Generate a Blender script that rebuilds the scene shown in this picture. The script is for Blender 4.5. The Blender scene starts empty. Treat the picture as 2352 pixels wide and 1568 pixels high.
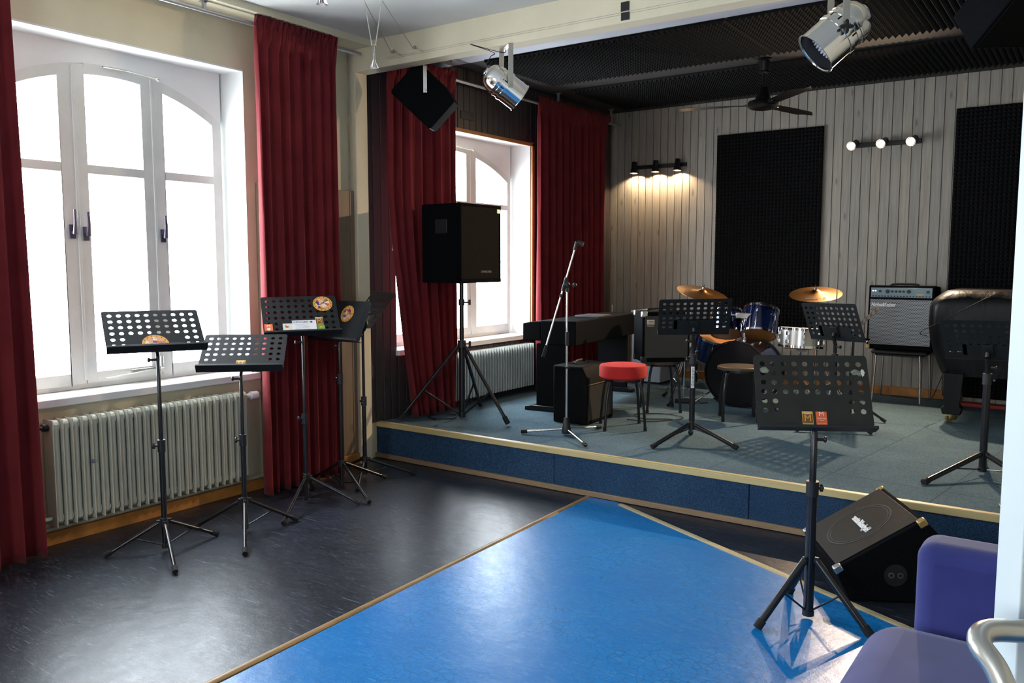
import bpy, bmesh, math, random
from mathutils import Vector, Matrix, Euler
R = math.radians
PI = math.pi
rnd = random.Random(7)
S = bpy.context.scene
COL = S.collection

# ------------------------------------------------------------------ camera, world, light, exposure
cam_d = bpy.data.cameras.new('camera'); cam = bpy.data.objects.new('camera', cam_d); COL.objects.link(cam)
cam.location = (0, 0, 1.55)
cam.rotation_euler = (R(90) - math.atan(182/1911), 0, R(35.13))
cam_d.sensor_width = 36; cam_d.lens = 1911/2352*36; cam_d.clip_start = .02; cam_d.clip_end = 200
S.camera = cam
S.view_settings.view_transform = 'Standard'; S.view_settings.look = 'None'
S.view_settings.gamma = 1; S.view_settings.use_curve_mapping = False
S.view_settings.exposure = 0.0
W = bpy.data.worlds.new('overcast'); S.world = W; W.use_nodes = True
bg = W.node_tree.nodes['Background']; bg.inputs[0].default_value = (.84, .925, 1, 1); bg.inputs[1].default_value = 25.0

def light(name, kind, loc, energy, color=(1, 1, 1), aim=None, **k):
    d = bpy.data.lights.new(name, kind); d.energy = energy; d.color = color
    o = bpy.data.objects.new(name, d); COL.objects.link(o); o.location = loc
    if aim is not None: o.rotation_euler = Vector(aim).to_track_quat('-Z', 'Y').to_euler()
    for a, v in k.items():
        if a == 'portal': d.cycles.is_portal = v
        else: setattr(d, a, v)
    return o
WARM = (1, .74, .46)

for nm, y0, y1, z0, z1 in (('portal_a', 2.0, 3.53, .85, 2.75), ('portal_b', 4.95, 6.87, .85, 2.7), ('portal_c', -1.2, .5, .85, 2.75)):
    light(nm, 'AREA', (-5.0, (y0+y1)/2, (z0+z1)/2), 1, aim=(1, 0, 0), shape='RECTANGLE', size=y1-y0, size_y=z1-z0, portal=True)
light('portal_d', 'AREA', (-.8, -2.85, 1.70), 1, aim=(0, 1, 0), shape='RECTANGLE', size=1.2, size_y=1.1, portal=True)
# ------------------------------------------------------------------ materials
def mat(name, col=(.5, .5, .5), rough=.5, metal=0, spec=.5, **k):
    m = bpy.data.materials.new(name); m.use_nodes = True
    b = m.node_tree.nodes['Principled BSDF']
    b.inputs['Base Color'].default_value = (*col, 1); b.inputs['Roughness'].default_value = rough
    b.inputs['Metallic'].default_value = metal; b.inputs['Specular IOR Level'].default_value = spec
    for a, v in k.items(): b.inputs[a.replace('_', ' ')].default_value = v
    return m
class NT:
    def __init__(s, m): s.t = m.node_tree; s.b = s.t.nodes['Principled BSDF']
    def n(s, typ, **k):
        x = s.t.nodes.new(typ)
        for a, v in k.items():
            if a.startswith('i_'): x.inputs[a[2:].replace('_', ' ')].default_value = v
            else: setattr(x, a, v)
        return x
    def l(s, a, b): s.t.links.new(a, b)
    def coord(s, scale=(1, 1, 1), kind='Object', rot=(0, 0, 0)):
        c = s.n('ShaderNodeTexCoord'); m = s.n('ShaderNodeMapping'); m.inputs['Scale'].default_value = scale
        m.inputs['Rotation'].default_value = rot
        s.l(c.outputs[kind], m.inputs[0]); return m.outputs[0]
    def noise(s, vec, scale=5, detail=4, rough=.5, dist=0):
        x = s.n('ShaderNodeTexNoise'); x.inputs['Scale'].default_value = scale; x.inputs['Detail'].default_value = detail
        x.inputs['Roughness'].default_value = rough; x.inputs['Distortion'].default_value = dist
        s.l(vec, x.inputs['Vector']); return x.outputs['Fac']
    def ramp(s, fac, stops, interp='LINEAR'):
        r = s.n('ShaderNodeValToRGB'); e = r.color_ramp; e.interpolation = interp
        while len(e.elements) < len(stops): e.elements.new(.5)
        for q, (p, c) in zip(e.elements, stops): q.position = p; q.color = (*c, 1) if len(c) == 3 else c
        s.l(fac, r.inputs[0]); return r.outputs[0]
    def mixc(s, fac, a, b, mode='MIX'):
        x = s.n('ShaderNodeMix', data_type='RGBA', blend_type=mode)
        for sock, v in ((x.inputs[0], fac), (x.inputs[6], a), (x.inputs[7], b)):
            if hasattr(v, 'links') or hasattr(v, 'is_linked'): s.l(v, sock)
            elif isinstance(v, (int, float)): sock.default_value = v
            else: sock.default_value = (*v, 1)
        return x.outputs[2]
    def math(s, op, a, b=None, c=None):
        x = s.n('ShaderNodeMath', operation=op)
        for i, v in enumerate((a, b, c)):
            if v is None: continue
            if isinstance(v, (int, float)): x.inputs[i].default_value = v
            else: s.l(v, x.inputs[i])
        return x.outputs[0]
    def bump(s, h, strength=.2, dist=.01):
        x = s.n('ShaderNodeBump'); x.inputs['Strength'].default_value = strength; x.inputs['Distance'].default_value = dist
        s.l(h, x.inputs['Height']); s.l(x.outputs[0], s.b.inputs['Normal'])
    def col(s, c): s.l(c, s.b.inputs['Base Color'])
    def rough(s, r): s.l(r, s.b.inputs['Roughness'])

def noisy(name, col, rough=.5, amt=.15, scale=8, bump=0, bscale=200, bdist=.001, **k):
    m = mat(name, col, rough, **k); t = NT(m); v = t.coord()
    f = t.noise(v, scale, 5)
    t.col(t.ramp(f, [(.3, tuple(c*(1-amt) for c in col)), (.7, tuple(min(1, c*(1+amt)) for c in col))]))
    if bump: t.bump(t.noise(v, bscale, 3), bump, bdist)
    return m

M_wall = noisy('cream_plaster', (.68, .61, .44), .8, .06, 3, .3, 90, .002)
M_reveal = noisy('white_plaster', (.82, .82, .80), .7, .03, 4)
M_ceil = noisy('ceiling_plaster', (.62, .61, .57), .85, .05, 2)
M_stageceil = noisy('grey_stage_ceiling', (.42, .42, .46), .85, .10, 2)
M_far = noisy('tan_plaster', (.62, .57, .46), .8, .06, 3)
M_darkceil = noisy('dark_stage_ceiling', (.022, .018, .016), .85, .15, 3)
M_white = noisy('white_gloss_paint', (.72, .72, .68), .4, .05, 6)
M_sill = noisy('white_sill', (.80, .78, .77), .35, .04, 6)
M_black = mat('black_metal_paint', (.012, .013, .015), .38)
M_desk = noisy('black_desk_paint', (.018, .020, .022), .62, .1, 40, spec=.15)
M_deskw = noisy('worn_desk_paint', (.023, .024, .021), .55, .2, 14, spec=.3)
M_tube = mat('black_tube_gloss', (.010, .010, .012), .25)
M_plastic = mat('black_plastic', (.012, .012, .012), .45)
M_rubber = mat('rubber', (.008, .008, .008), .8)
M_chrome = mat('chrome', (.82, .82, .84), .08, 1)
M_steel = mat('brushed_steel', (.55, .53, .50), .28, 1)
M_alu = mat('polished_aluminium', (.86, .85, .82), .14, 1)
M_brass = mat('brass', (.80, .56, .22), .18, 1)
M_gold = mat('gold_trim', (.55, .38, .14), .35, .6)
M_knob = mat('dark_handle_metal', (.10, .09, .13), .3, .5)
M_nickel = mat('satin_nickel', (.62, .60, .55), .33, 1)
M_silver = mat('silver_tube', (.66, .63, .60), .24, 1)
M_tolex = noisy('black_vinyl_cover', (.0045, .005, .006), .95, .2, 60, .5, 500, .0008, spec=.06)
M_case = noisy('black_case', (.003, .003, .0035), .7, .2, 60, .3, 400, .0008, spec=.12)
M_gloss = mat('black_gloss_wood', (.004, .004, .005), .28, 0, .35)
M_satin = mat('satin_black_board', (.004, .0045, .0055), .65, 0, .06)
M_hole = mat('dark_void', (.003, .003, .003), .9)
M_white_ink = mat('white_lettering', (.85, .85, .85), .5)
M_grey_ink = mat('grey_lettering', (.30, .30, .30), .5)
M_dark_ink = mat('dark_lettering', (.02, .02, .02), .6)
M_red = noisy('red_fabric_seat', (.50, .012, .010), .85, .12, 90, .5, 500, .001)
M_redtrim = mat('red_trim', (.30, .02, .012), .6)
M_drumblue = mat('blue_drum_lacquer', (.002, .008, .045), .10, .2, Coat_Weight=1.0)
M_head = noisy('amber_drum_head', (.42, .17, .05), .35, .12, 9)
M_tape = mat('black_tape', (.008, .008, .008), .7)
M_cream = noisy('cream_paint', (.66, .60, .44), .5, .05, 8)
M_rail = mat('galvanised_rail', (.42, .42, .43), .35, .7)
M_pipe = noisy('dirty_painted_pipe', (.42, .40, .33), .6, .3, 12)
M_rad = noisy('radiator_enamel', (.50, .50, .42), .38, .08, 5)
M_rad2 = noisy('pale_radiator_enamel', (.62, .64, .60), .4, .05, 5)
M_orange_bb = noisy('stained_baseboard_wood', (.42, .17, .035), .5, .2, 14)
M_door = noisy('white_door_paint', (.70, .76, .76), .4, .03, 8)
M_dusty = noisy('dull_wood', (.20, .13, .075), .6, .25, 20)

def wood(name, a, b, rough=.55, sc=(30, 30, 1.5), knots=True, bw=None, axis=0, knotc=None):
    m = mat(name, a, rough); t = NT(m); v = t.coord(sc)
    f = t.noise(v, 1.6, 6, .6, .4)
    c = t.ramp(f, [(.25, b), (.75, a)])
    if bw:
        o = t.n('ShaderNodeTexCoord'); sp = t.n('ShaderNodeSeparateXYZ'); t.l(o.outputs['Object'], sp.inputs[0])
        k = t.math('FLOOR', t.math('DIVIDE', sp.outputs[axis], bw))
        w = t.n('ShaderNodeTexWhiteNoise', noise_dimensions='1D'); t.l(k, w.inputs['W'])
        c = t.mixc(1.0, c, t.ramp(w.outputs['Value'], [(0, (.90, .90, .91)), (1, (1.07, 1.04, 1.0))]), 'MULTIPLY')
    if knots:
        vv = t.coord((7, 7, 2.4)); vo = t.n('ShaderNodeTexVoronoi'); vo.inputs['Scale'].default_value = 1.3
        vo.inputs['Randomness'].default_value = 1; t.l(vv, vo.inputs['Vector'])
        kf = t.ramp(vo.outputs['Distance'], [(.05, (1, 1, 1)), (.16, (0, 0, 0))])
        c = t.mixc(t.math('MULTIPLY', kf, .75), c, knotc or tuple(x*.45 for x in b))
    t.col(c); t.bump(f, .08, .002)
    return m
M_pale = wood('pale_stained_boards', (.39, .36, .315), (.24, .215, .18), .5, bw=.0873, axis=0)
M_brown = wood('brown_stained_boards', (.060, .049, .050), (.038, .031, .032), .5, bw=.0873, axis=1)
M_wains = wood('weathered_panel_boards', (.24, .175, .12), (.15, .105, .07), .6, bw=.12, axis=1)
M_edge = wood('yellow_edge_strip', (.60, .49, .24), (.50, .39, .18), .42, (1.5, 30, 30), False)
M_edgef = wood('stage_foot_strip', (.33, .22, .13), (.22, .14, .08), .5, (2, 30, 30), False)
M_strip = wood('golden_floor_strip', (.36, .22, .09), (.28, .165, .06), .4, (30, 2, 30), False)
M_strip2 = wood('pale_floor_strip', (.52, .44, .26), (.42, .34, .19), .4, (3, 3, 30), False)
M_orange = wood('orange_window_trim', (.55, .24, .07), (.42, .17, .045), .5, knots=False)
M_stool = wood('worn_stool_top', (.10, .07, .045), (.05, .035, .022), .35, (10, 10, 10), False)

# vinyl floors
def vinyl(name, a, b, speck, r0, r1, crack=None):
    m = mat(name, a, .3, 0, .42); t = NT(m); v = t.coord()
    n1 = t.noise(v, 2.2, 6, .6, .6); n2 = t.noise(v, 28, 5, .65, 1.5)
    c = t.ramp(n1, [(.3, a), (.75, b)])
    sc = t.ramp(t.noise(t.coord((3, 14, 1)), 3.5, 8, .72, 2.2), [(.53, (0, 0, 0)), (.66, (1, 1, 1))])
    c = t.mixc(t.math('MULTIPLY', sc, .45 if crack else .8), c, speck)
    # short scuffs in several directions
    for ro, th in (((0, 0, .5), .665), ((0, 0, 1.9), .675)):
        sf = t.ramp(t.noise(t.coord((1.6, 22, 1), rot=ro), 5, 3, .5, .6), [(th, (0, 0, 0)), (th+.02, (1, 1, 1))])
        c = t.mixc(t.math('MULTIPLY', sf, .12 if crack else .6), c, tuple(min(1, q*2.2) for q in speck))
    if crack:
        vo = t.n('ShaderNodeTexVoronoi', feature='DISTANCE_TO_EDGE'); vo.inputs['Scale'].default_value = 26
        t.l(v, vo.inputs['Vector'])
        cr = t.ramp(vo.outputs['Distance'], [(.02, (1, 1, 1)), (.06, (0, 0, 0))])
        c = t.mixc(t.math('MULTIPLY', t.math('MULTIPLY', cr, .55), t.ramp(n1, [(.35, (0, 0, 0)), (.7, (1, 1, 1))])), c, crack)
    t.col(c)
    t.rough(t.math('ADD', t.math('ADD', t.math('MULTIPLY', n2, (r1-r0)*.7), r0-.03), t.math('MULTIPLY', t.noise(t.coord((2, 5, 1)), 4, 7, .7, 1.5), (r1-r0)*.6)))
    t.bump(t.math('ADD', t.math('MULTIPLY', t.noise(v, 160, 2), .5), t.math('MULTIPLY', t.noise(v, 9, 3), 3.4)), .34, .0020)
    return m
M_floorb = vinyl('black_vinyl_floor', (.007, .009, .014), (.018, .023, .036), (.07, .085, .12), .24, .46)
M_floorblue = vinyl('blue_vinyl_floor', (.002, .150, .46), (.004, .205, .56), (.14, .34, .60), .24, .42, (.010, .035, .10))

def carpet(name, a, b, tiles=None, sc=150):
    m = mat(name, a, .95, 0, .1); t = NT(m); v = t.coord()
    f = t.noise(v, sc, 3, .7); g = t.noise(v, 3, 4)
    c = t.ramp(f, [(.35, a), (.68, b)])
    c = t.mixc(1, c, t.ramp(g, [(.3, (.85, .86, .9)), (.7, (1.12, 1.1, 1.06))]), 'MULTIPLY')
    if tiles:
        br = t.n('ShaderNodeTexBrick'); br.offset = 0; br.inputs['Scale'].default_value = 1
        br.inputs['Mortar Size'].default_value = .004; br.inputs['Brick Width'].default_value = .62; br.inputs['Row Height'].default_value = .62
        br.inputs['Color1'].default_value = (1, 1, 1, 1); br.inputs['Color2'].default_value = (.90, .92, .95, 1); br.inputs['Mortar'].default_value = (.55, .58, .62, 1)
        t.l(t.coord(rot=tiles), br.inputs['Vector'])
        c = t.mixc(1, c, br.outputs['Color'], 'MULTIPLY')
    t.col(c); t.bump(f, .6, .004)
    return m
M_carpet = carpet('teal_grey_stage_carpet', (.050, .098, .130), (.150, .215, .245), (0, 0, .12))
M_fascia = carpet('blue_fascia_carpet', (.010, .030, .072), (.045, .095, .170), None, 170)

def cloth(name, a, b, sc=400, rough=.85, transl=0, sheen=.3):
    m = mat(name, a, rough, 0, .15, Sheen_Weight=sheen); t = NT(m); v = t.coord()
    g = t.noise(v, 5, 5); t.col(t.ramp(g, [(.3, a), (.7, b)])); t.bump(t.noise(v, sc, 2), .25, .0008)
    if transl:
        tr = t.n('ShaderNodeBsdfTranslucent'); tr.inputs['Color'].default_value = (*[min(1, x*1.6) for x in b], 1)
        mx = t.n('ShaderNodeMixShader'); mx.inputs[0].default_value = transl
        out = t.t.nodes['Material Output']
        t.l(t.b.outputs[0], mx.inputs[1]); t.l(tr.outputs[0], mx.inputs[2]); t.l(mx.outputs[0], out.inputs[0])
    return m
M_curtain = cloth('dark_red_curtain', (.145, .014, .018), (.195, .021, .025), transl=.05, sheen=.08)
M_sofa = cloth('violet_blue_velour', (.026, .032, .150), (.042, .048, .21), 300, .85, 0, .25)
M_cover = mat('black_leatherette_cover', (.005, .006, .008), .40, 0, .25)
_t = NT(M_cover); _t.bump(_t.noise(_t.coord((3, 3, .6)), 4, 4, .5, 1), .35, .02)
M_foam = noisy('charcoal_acoustic_foam', (.012, .012, .013), .95, .15, 30, spec=.05)
M_foamc = noisy('grey_ceiling_foam', (.012, .0115, .0115), .95, .15, 30, spec=.05)

M_cymbal = mat('cymbal_bronze', (.27, .13, .035), .32, 1)
_t = NT(M_cymbal)
_w = _t.n('ShaderNodeTexWave', wave_type='RINGS', rings_direction='Z'); _w.inputs['Scale'].default_value = 70; _w.inputs['Distortion'].default_value = .5
_t.l(_t.coord(), _w.inputs['Vector']); _t.bump(_w.outputs['Fac'], .25, .0006)

def grille_mat(name, dark, lit, pitch, metal=.6):
    m = mat(name, lit, .4, metal); t = NT(m); v = t.coord((1/pitch, 1/pitch, 1/pitch))
    sp = t.n('ShaderNodeSeparateXYZ'); t.l(v, sp.inputs[0])
    y, z = sp.outputs[1], sp.outputs[2]
    row = t.math('FLOOR', t.math('DIVIDE', z, .866))
    yy = t.math('ADD', y, t.math('MULTIPLY', t.math('MODULO', t.math('ABSOLUTE', row), 2), .5))
    fy = t.math('SUBTRACT', t.math('FRACT', yy), .5); fz = t.math('MULTIPLY', t.math('SUBTRACT', t.math('FRACT', t.math('DIVIDE', z, .866)), .5), .866)
    d = t.math('SQRT', t.math('ADD', t.math('MULTIPLY', fy, fy), t.math('MULTIPLY', fz, fz)))
    h = t.math('LESS_THAN', d, .34)
    t.col(t.mixc(h, lit, dark)); t.l(t.math('MULTIPLY', t.math('SUBTRACT', 1, h), metal), t.b.inputs['Metallic'])
    t.bump(t.math('SUBTRACT', 1, h), .6, .001)
    return m
M_grille = grille_mat('perforated_grille', (.004, .004, .005), (.34, .34, .35), .0135)
M_grille2 = grille_mat('fine_grille_cloth', (.006, .006, .006), (.085, .080, .070), .0085, .2)
M_grillew = grille_mat('wedge_grille', (.002, .002, .002), (.013, .014, .015), .008, .1)
M_grilles = mat('dark_foam_grille', (.007, .006, .005), .55, 0, .04); _t = NT(M_grilles)
_t.bump(_t.noise(_t.coord(), 110, 3, .7), 1, .006)
M_panelblue = noisy('blue_grey_control_plate', (.16, .22, .25), .35, .06, 10, metal=.5)
M_ring = mat('speaker_surround', (.045, .046, .050), .5)
M_card_y = mat('yellow_card', (.72, .42, .05), .5); M_card_o = mat('orange_card', (.78, .14, .035), .5)
M_card_g = mat('green_card', (.22, .38, .06), .5); M_card_b = mat('brown_card', (.22, .07, .03), .5)
M_paper = mat('white_paper', (.80, .80, .84), .5); M_paper2 = mat('cream_paper', (.68, .70, .60), .5)
M_pastel = noisy('worn_tape_residue', (.20, .22, .17), .6, .4, 60)
M_book = noisy('dark_book_cover', (.05, .05, .055), .5, .2, 20)
M_lens = noisy('led_lens', (.60, .61, .66), .25, .4, 150, metal=.2)
M_panelpale = mat('pale_grey_laminate', (.42, .47, .52), .4)
M_sticker = mat('orange_pattern', (.8, .4, .05), .5); _t = NT(M_sticker)
_v = _t.n('ShaderNodeTexVoronoi'); _v.inputs['Scale'].default_value = 52; _t.l(_t.coord(), _v.inputs['Vector'])
_sp = _t.n('ShaderNodeSeparateColor'); _t.l(_v.outputs['Color'], _sp.inputs[0])
_t.col(_t.ramp(_sp.outputs[0], [(0, (.72, .36, .18)), (.25, (.80, .50, .36)), (.42, (.62, .10, .05)), (.58, (.06, .05, .15)), (.75, (.85, .70, .55)), (.9, (.40, .16, .06))], 'CONSTANT'))
M_ringo = mat('orange_ring', (.80, .36, .04), .5)

def glass():
    m = bpy.data.materials.new('window_glass'); m.use_nodes = True; t = m.node_tree; t.nodes.clear()
    o = t.nodes.new('ShaderNodeOutputMaterial'); a = t.nodes.new('ShaderNodeBsdfTransparent'); g = t.nodes.new('ShaderNodeBsdfGlossy')
    g.inputs['Roughness'].default_value = .02; f = t.nodes.new('ShaderNodeFresnel'); f.inputs[0].default_value = 1.45; mx = t.nodes.new('ShaderNodeMixShader')
    ge = t.nodes.new('ShaderNodeNewGeometry'); q = t.nodes.new('ShaderNodeMath'); q.operation = 'MULTIPLY_ADD'; q.inputs[1].default_value = -1; q.inputs[2].default_value = 1; t.links.new(ge.outputs['Backfacing'], q.inputs[0]); p = t.nodes.new('ShaderNodeMath'); p.operation = 'MULTIPLY'; t.links.new(q.outputs[0], p.inputs[0]); t.links.new(f.outputs[0], p.inputs[1])
    t.links.new(p.outputs[0], mx.inputs[0]); t.links.new(a.outputs[0], mx.inputs[1]); t.links.new(g.outputs[0], mx.inputs[2]); t.links.new(mx.outputs[0], o.inputs[0])
    return m
M_glass = glass()
M_bulbglass = mat('clear_bulb_glass', (.9, .9, .92), .05, 0, .5, Transmission_Weight=.85)
def emis(name, col, s):
    m = mat(name, col, .5); b = m.node_tree.nodes['Principled BSDF']
    b.inputs['Emission Color'].default_value = (*col, 1); b.inputs['Emission Strength'].default_value = s; return m
M_bulb = emis('lit_bulb', (1, .80, .60), 25)
M_led = emis('lit_led', (.9, .95, 1), 6)

# ------------------------------------------------------------------ mesh helpers
class MB:
    def __init__(s): s.v = []; s.f = []; s.T = Matrix.Identity(4)
    def add(s, vs, fs):
        n = len(s.v); s.v += [s.T @ Vector(q) for q in vs]; s.f += [tuple(i+n for i in f) for f in fs]; return s
    def box(s, lo, hi, M=None):
        x0, y0, z0 = lo; x1, y1, z1 = hi
        vs = [(x0, y0, z0), (x1, y0, z0), (x1, y1, z0), (x0, y1, z0), (x0, y0, z1), (x1, y0, z1), (x1, y1, z1), (x0, y1, z1)]
        if M is not None: vs = [M @ Vector(q) for q in vs]
        return s.add(vs, [(0, 3, 2, 1), (4, 5, 6, 7), (0, 1, 5, 4), (1, 2, 6, 5), (2, 3, 7, 6), (3, 0, 4, 7)])
    def cbox(s, c, sz, M=None):
        return s.box([c[i]-sz[i]/2 for i in range(3)], [c[i]+sz[i]/2 for i in range(3)], M)
    def tube(s, pts, r, n=10, caps=True, r1=None, flat=None):
        pts = [Vector(p) for p in pts]; k = len(pts)
        rs = [r]*k if r1 is None else [r+(r1-r)*i/(k-1) for i in range(k)]
        if isinstance(r, (list, tuple)): rs = list(r)
        vs = []; prev = None
        for i, p in enumerate(pts):
            d = (pts[min(i+1, k-1)]-pts[max(i-1, 0)]).normalized()
            if prev is None:
                a = Vector((0, 0, 1)) if abs(d.z) < .9 else Vector((1, 0, 0)); u = d.cross(a).normalized()
            else: u = (prev-d*prev.dot(d)).normalized()
            prev = u; w = d.cross(u)
            for j in range(n):
                q = 2*PI*j/n; vs.append(p+(u*math.cos(q)+w*math.sin(q)*(flat or 1))*rs[i])
        fs = [(i*n+j, i*n+(j+1) % n, (i+1)*n+(j+1) % n, (i+1)*n+j) for i in range(k-1) for j in range(n)]
        if caps: fs += [tuple(range(n-1, -1, -1)), tuple((k-1)*n+j for j in range(n))]
        return s.add(vs, fs)
    def lathe(s, prof, n=32, M=None, flip=False):
        vs = []; k = len(prof)
        for r, z in prof:
            for j in range(n): q = 2*PI*j/n; vs.append(Vector((r*math.cos(q), r*math.sin(q), z)))
        if M is not None: vs = [M @ v for v in vs]
        fs = [(i*n+j, i*n+(j+1) % n, (i+1)*n+(j+1) % n, (i+1)*n+j) for i in range(k-1) for j in range(n)]
        return s.add(vs, fs)
    def prism(s, poly, a, b, axis='x'):
        n = len(poly)
        def P(q, t):
            return {'x': (t, q[0], q[1]), 'y': (q[0], t, q[1]), 'z': (q[0], q[1], t)}[axis]
        vs = [P(q, a) for q in poly]+[P(q, b) for q in poly]
        fs = [tuple(range(n-1, -1, -1)), tuple(range(n, 2*n))]+[(i, (i+1) % n, n+(i+1) % n, n+i) for i in range(n)]
        return s.add(vs, fs)
    def sphere(s, c, r, n=16, sc=(1, 1, 1)):
        m = n//2; prof = [(max(1e-5, math.sin(PI*i/m)), -math.cos(PI*i/m)) for i in range(m+1)]
        return s.lathe([(a*r, b*r) for a, b in prof], n, Matrix.Translation(c) @ Matrix.Diagonal((*sc, 1)))
    def build(s, name, m, parent=None, smooth=True, bev=0, seg=2, angle=35, loc=None):
        me = bpy.data.meshes.new(name); me.from_pydata([tuple(v) for v in s.v], [], s.f); me.update()
        bm = bmesh.new(); bm.from_mesh(me); bmesh.ops.remove_doubles(bm, verts=bm.verts, dist=1e-6)
        bmesh.ops.recalc_face_normals(bm, faces=bm.faces); bm.to_mesh(me); bm.free()
        me.materials.append(m)
        if smooth:
            me.shade_smooth() if hasattr(me, 'shade_smooth') else None
            me.set_sharp_from_angle(angle=R(angle))
        o = bpy.data.objects.new(name, me); COL.objects.link(o)
        if parent is not None: o.parent = parent
        if bev:
            b = o.modifiers.new('bevel', 'BEVEL'); b.width = bev; b.segments = seg; b.limit_method = 'ANGLE'; b.angle_limit = R(40); b.harden_normals = False
        if loc: o.location = loc
        return o
def tag(o, label=None, cat=None, group=None, kind=None):
    for k, v in (('label', label), ('category', cat), ('group', group), ('kind', kind)):
        if v: o[k] = v
    return o
def thing(name, label, cat, loc=(0, 0, 0), rz=0, group=None):
    o = bpy.data.objects.new(name, None); COL.objects.link(o); o.location = loc; o.rotation_euler = (0, 0, rz)
    o.empty_display_size = .1
    return tag(o, label, cat, group)
def struct(o): o['kind'] = 'structure'; return o
def frame(origin, x, z):
    """matrix with local X along x and local Z as near z as possible"""
    x = Vector(x).normalized(); z = Vector(z); y = z.cross(x).normalized(); z = x.cross(y)
    M = Matrix((x, y, z)).transposed().to_4x4(); M.translation = Vector(origin); return M
def axisz(origin, z):
    z = Vector(z).normalized(); a = Vector((0, 0, 1)) if abs(z.z) < .95 else Vector((1, 0, 0)); x = a.cross(z).normalized(); y = z.cross(x)
    M = Matrix((x, y, z)).transposed().to_4x4(); M.translation = Vector(origin); return M
def text(s, size, m, parent, M, name='lettering', ext=.0008, align='CENTER', shear=0, xs=1, off=0):
    c = bpy.data.curves.new('t', 'FONT'); c.body = s; c.size = size; c.extrude = ext; c.align_x = align; c.align_y = 'CENTER'; c.shear = shear; c.resolution_u = 3; c.offset = off
    o = bpy.data.objects.new('t', c); me = bpy.data.meshes.new_from_object(o); bpy.data.objects.remove(o); bpy.data.curves.remove(c)
    me.transform(M @ Matrix.Diagonal((xs, 1, 1, 1))); me.materials.clear(); me.materials.append(m)
    q = bpy.data.objects.new(name, me); COL.objects.link(q); q.parent = parent; return q
# text lies in local XY facing +Z; this matrix stands it on a face whose normal is n and whose up is u
def face(o, n, u):
    n = Vector(n).normalized(); u = Vector(u); x = u.cross(n).normalized(); y = n.cross(x)
    M = Matrix((x, y, n)).transposed().to_4x4(); M.translation = Vector(o); return M
def smooth_poly(pts, k=8):
    """Catmull-Rom through points"""
    P = [Vector(p) for p in pts]; out = []
    for i in range(len(P)-1):
        a, b, c, d = P[max(i-1, 0)], P[i], P[i+1], P[min(i+2, len(P)-1)]
        for j in range(k):
            t = j/k; out.append(.5*((2*b)+(c-a)*t+(2*a-5*b+4*c-d)*t*t+(3*b-a-3*c+d)*t**3))
    out.append(P[-1]); return out

# ------------------------------------------------------------------ the room shell
XW = -4.65; XG = -4.85; SZ = .285; YS = 4.74; YB = 8.56; ZC = 3.15; ZS = 3.225; XR = 2.2; YN = -2.6
def wall_band(b, y0, y1, z0, z1, x0=-4.98, x1=XW): b.box((x0, y0, z0), (x1, y1, z1))
WIN = [(-1.25, .32), (1.98, 3.55), (4.965, 6.92)]
b = MB(); ys = YN
for (a, c) in WIN[:2]:
    wall_band(b, ys, a, 0, ZC+.3); wall_band(b, a, c, 0, .77); wall_band(b, a, c, 2.80, ZC+.3); ys = c
wall_band(b, ys, YS, 0, ZC+.3)
struct(b.build('wall_left', M_wall, smooth=False))
b = MB(); wall_band(b, YS, WIN[2][0], 0, ZS+.2); wall_band(b, WIN[2][0], WIN[2][1], 0, .80); wall_band(b, WIN[2][0], WIN[2][1], 2.70, ZS+.2); wall_band(b, WIN[2][1], YB+.2, 0, ZS+.2)
struct(b.build('wall_stage_side', M_reveal, smooth=False))
# brown boards over the stage side of the window wall
def boards(b, lo, hi, z0, z1, pitch, put, gap=.006, phase=0.):
    k = math.floor((lo-phase)/pitch)
    while phase+k*pitch < hi:
        a = max(lo, phase+k*pitch+gap/2); c = min(hi, phase+(k+1)*pitch-gap/2)
        if c-a > .004: put(b, a, c, z0, z1)
        k += 1
def put_left(b, a, c, z0, z1): b.box((XW+.004, a, z0), (XW+.018, c, z1))
def put_back(b, a, c, z0, z1): b.box((a, YB-.018, z0), (c, YB-.004, z1))
b = MB()
boards(b, 4.60, 4.955, SZ, ZS, .0873, put_left); boards(b, 4.955, 6.93, 2.70, ZS, .0873, put_left)
boards(b, 4.955, 6.93, SZ, .79, .0873, put_left); boards(b, 6.93, YB-.02, SZ, ZS, .0873, put_left)
b.box((XW, 4.60, SZ), (XW+.004, 4.955, ZS)); b.box((XW, 6.93, SZ), (XW+.004, YB, ZS)); b.box((XW, 4.955, 2.70), (XW+.004, 6.93, ZS)); b.box((XW, 4.955, SZ), (XW+.004, 6.93, .79))
struct(b.build('wall_stage_boards', M_brown, smooth=False, bev=.002, seg=1))
b = MB(); boards(b, XW, XR, SZ, ZS, .0873, put_back, .007); b.box((XW, YB-.005, SZ), (XR, YB-.003, ZS))
struct(b.build('wall_back', M_pale, smooth=False, bev=.0025, seg=1))
b = MB(); b.box((XW-.3, YB, 0), (XR+.2, YB+.2, ZS+.3)); struct(b.build('wall_back_masonry', M_reveal, smooth=False))
b = MB(); b.box((XR, YN, 0), (XR+.2, YB+.2, ZC+.4)); struct(b.build('wall_right', M_far, smooth=False))
b = MB(); b.box((XW-.33, YN-.2, 0), (-1.4, YN, ZC+.3)); b.box((-.2, YN-.2, 0), (XR+.2, YN, ZC+.3)); b.box((-1.4, YN-.2, 0), (-.2, YN, 1.15)); b.box((-1.4, YN-.2, 2.25), (-.2, YN, ZC+.3)); struct(b.build('wall_near', M_far, smooth=False))
b = MB()
for x in (-1.4, -.83, -.26): b.box((x, YN-.12, 1.15), (x+.06, YN-.06, 2.25))
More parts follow.
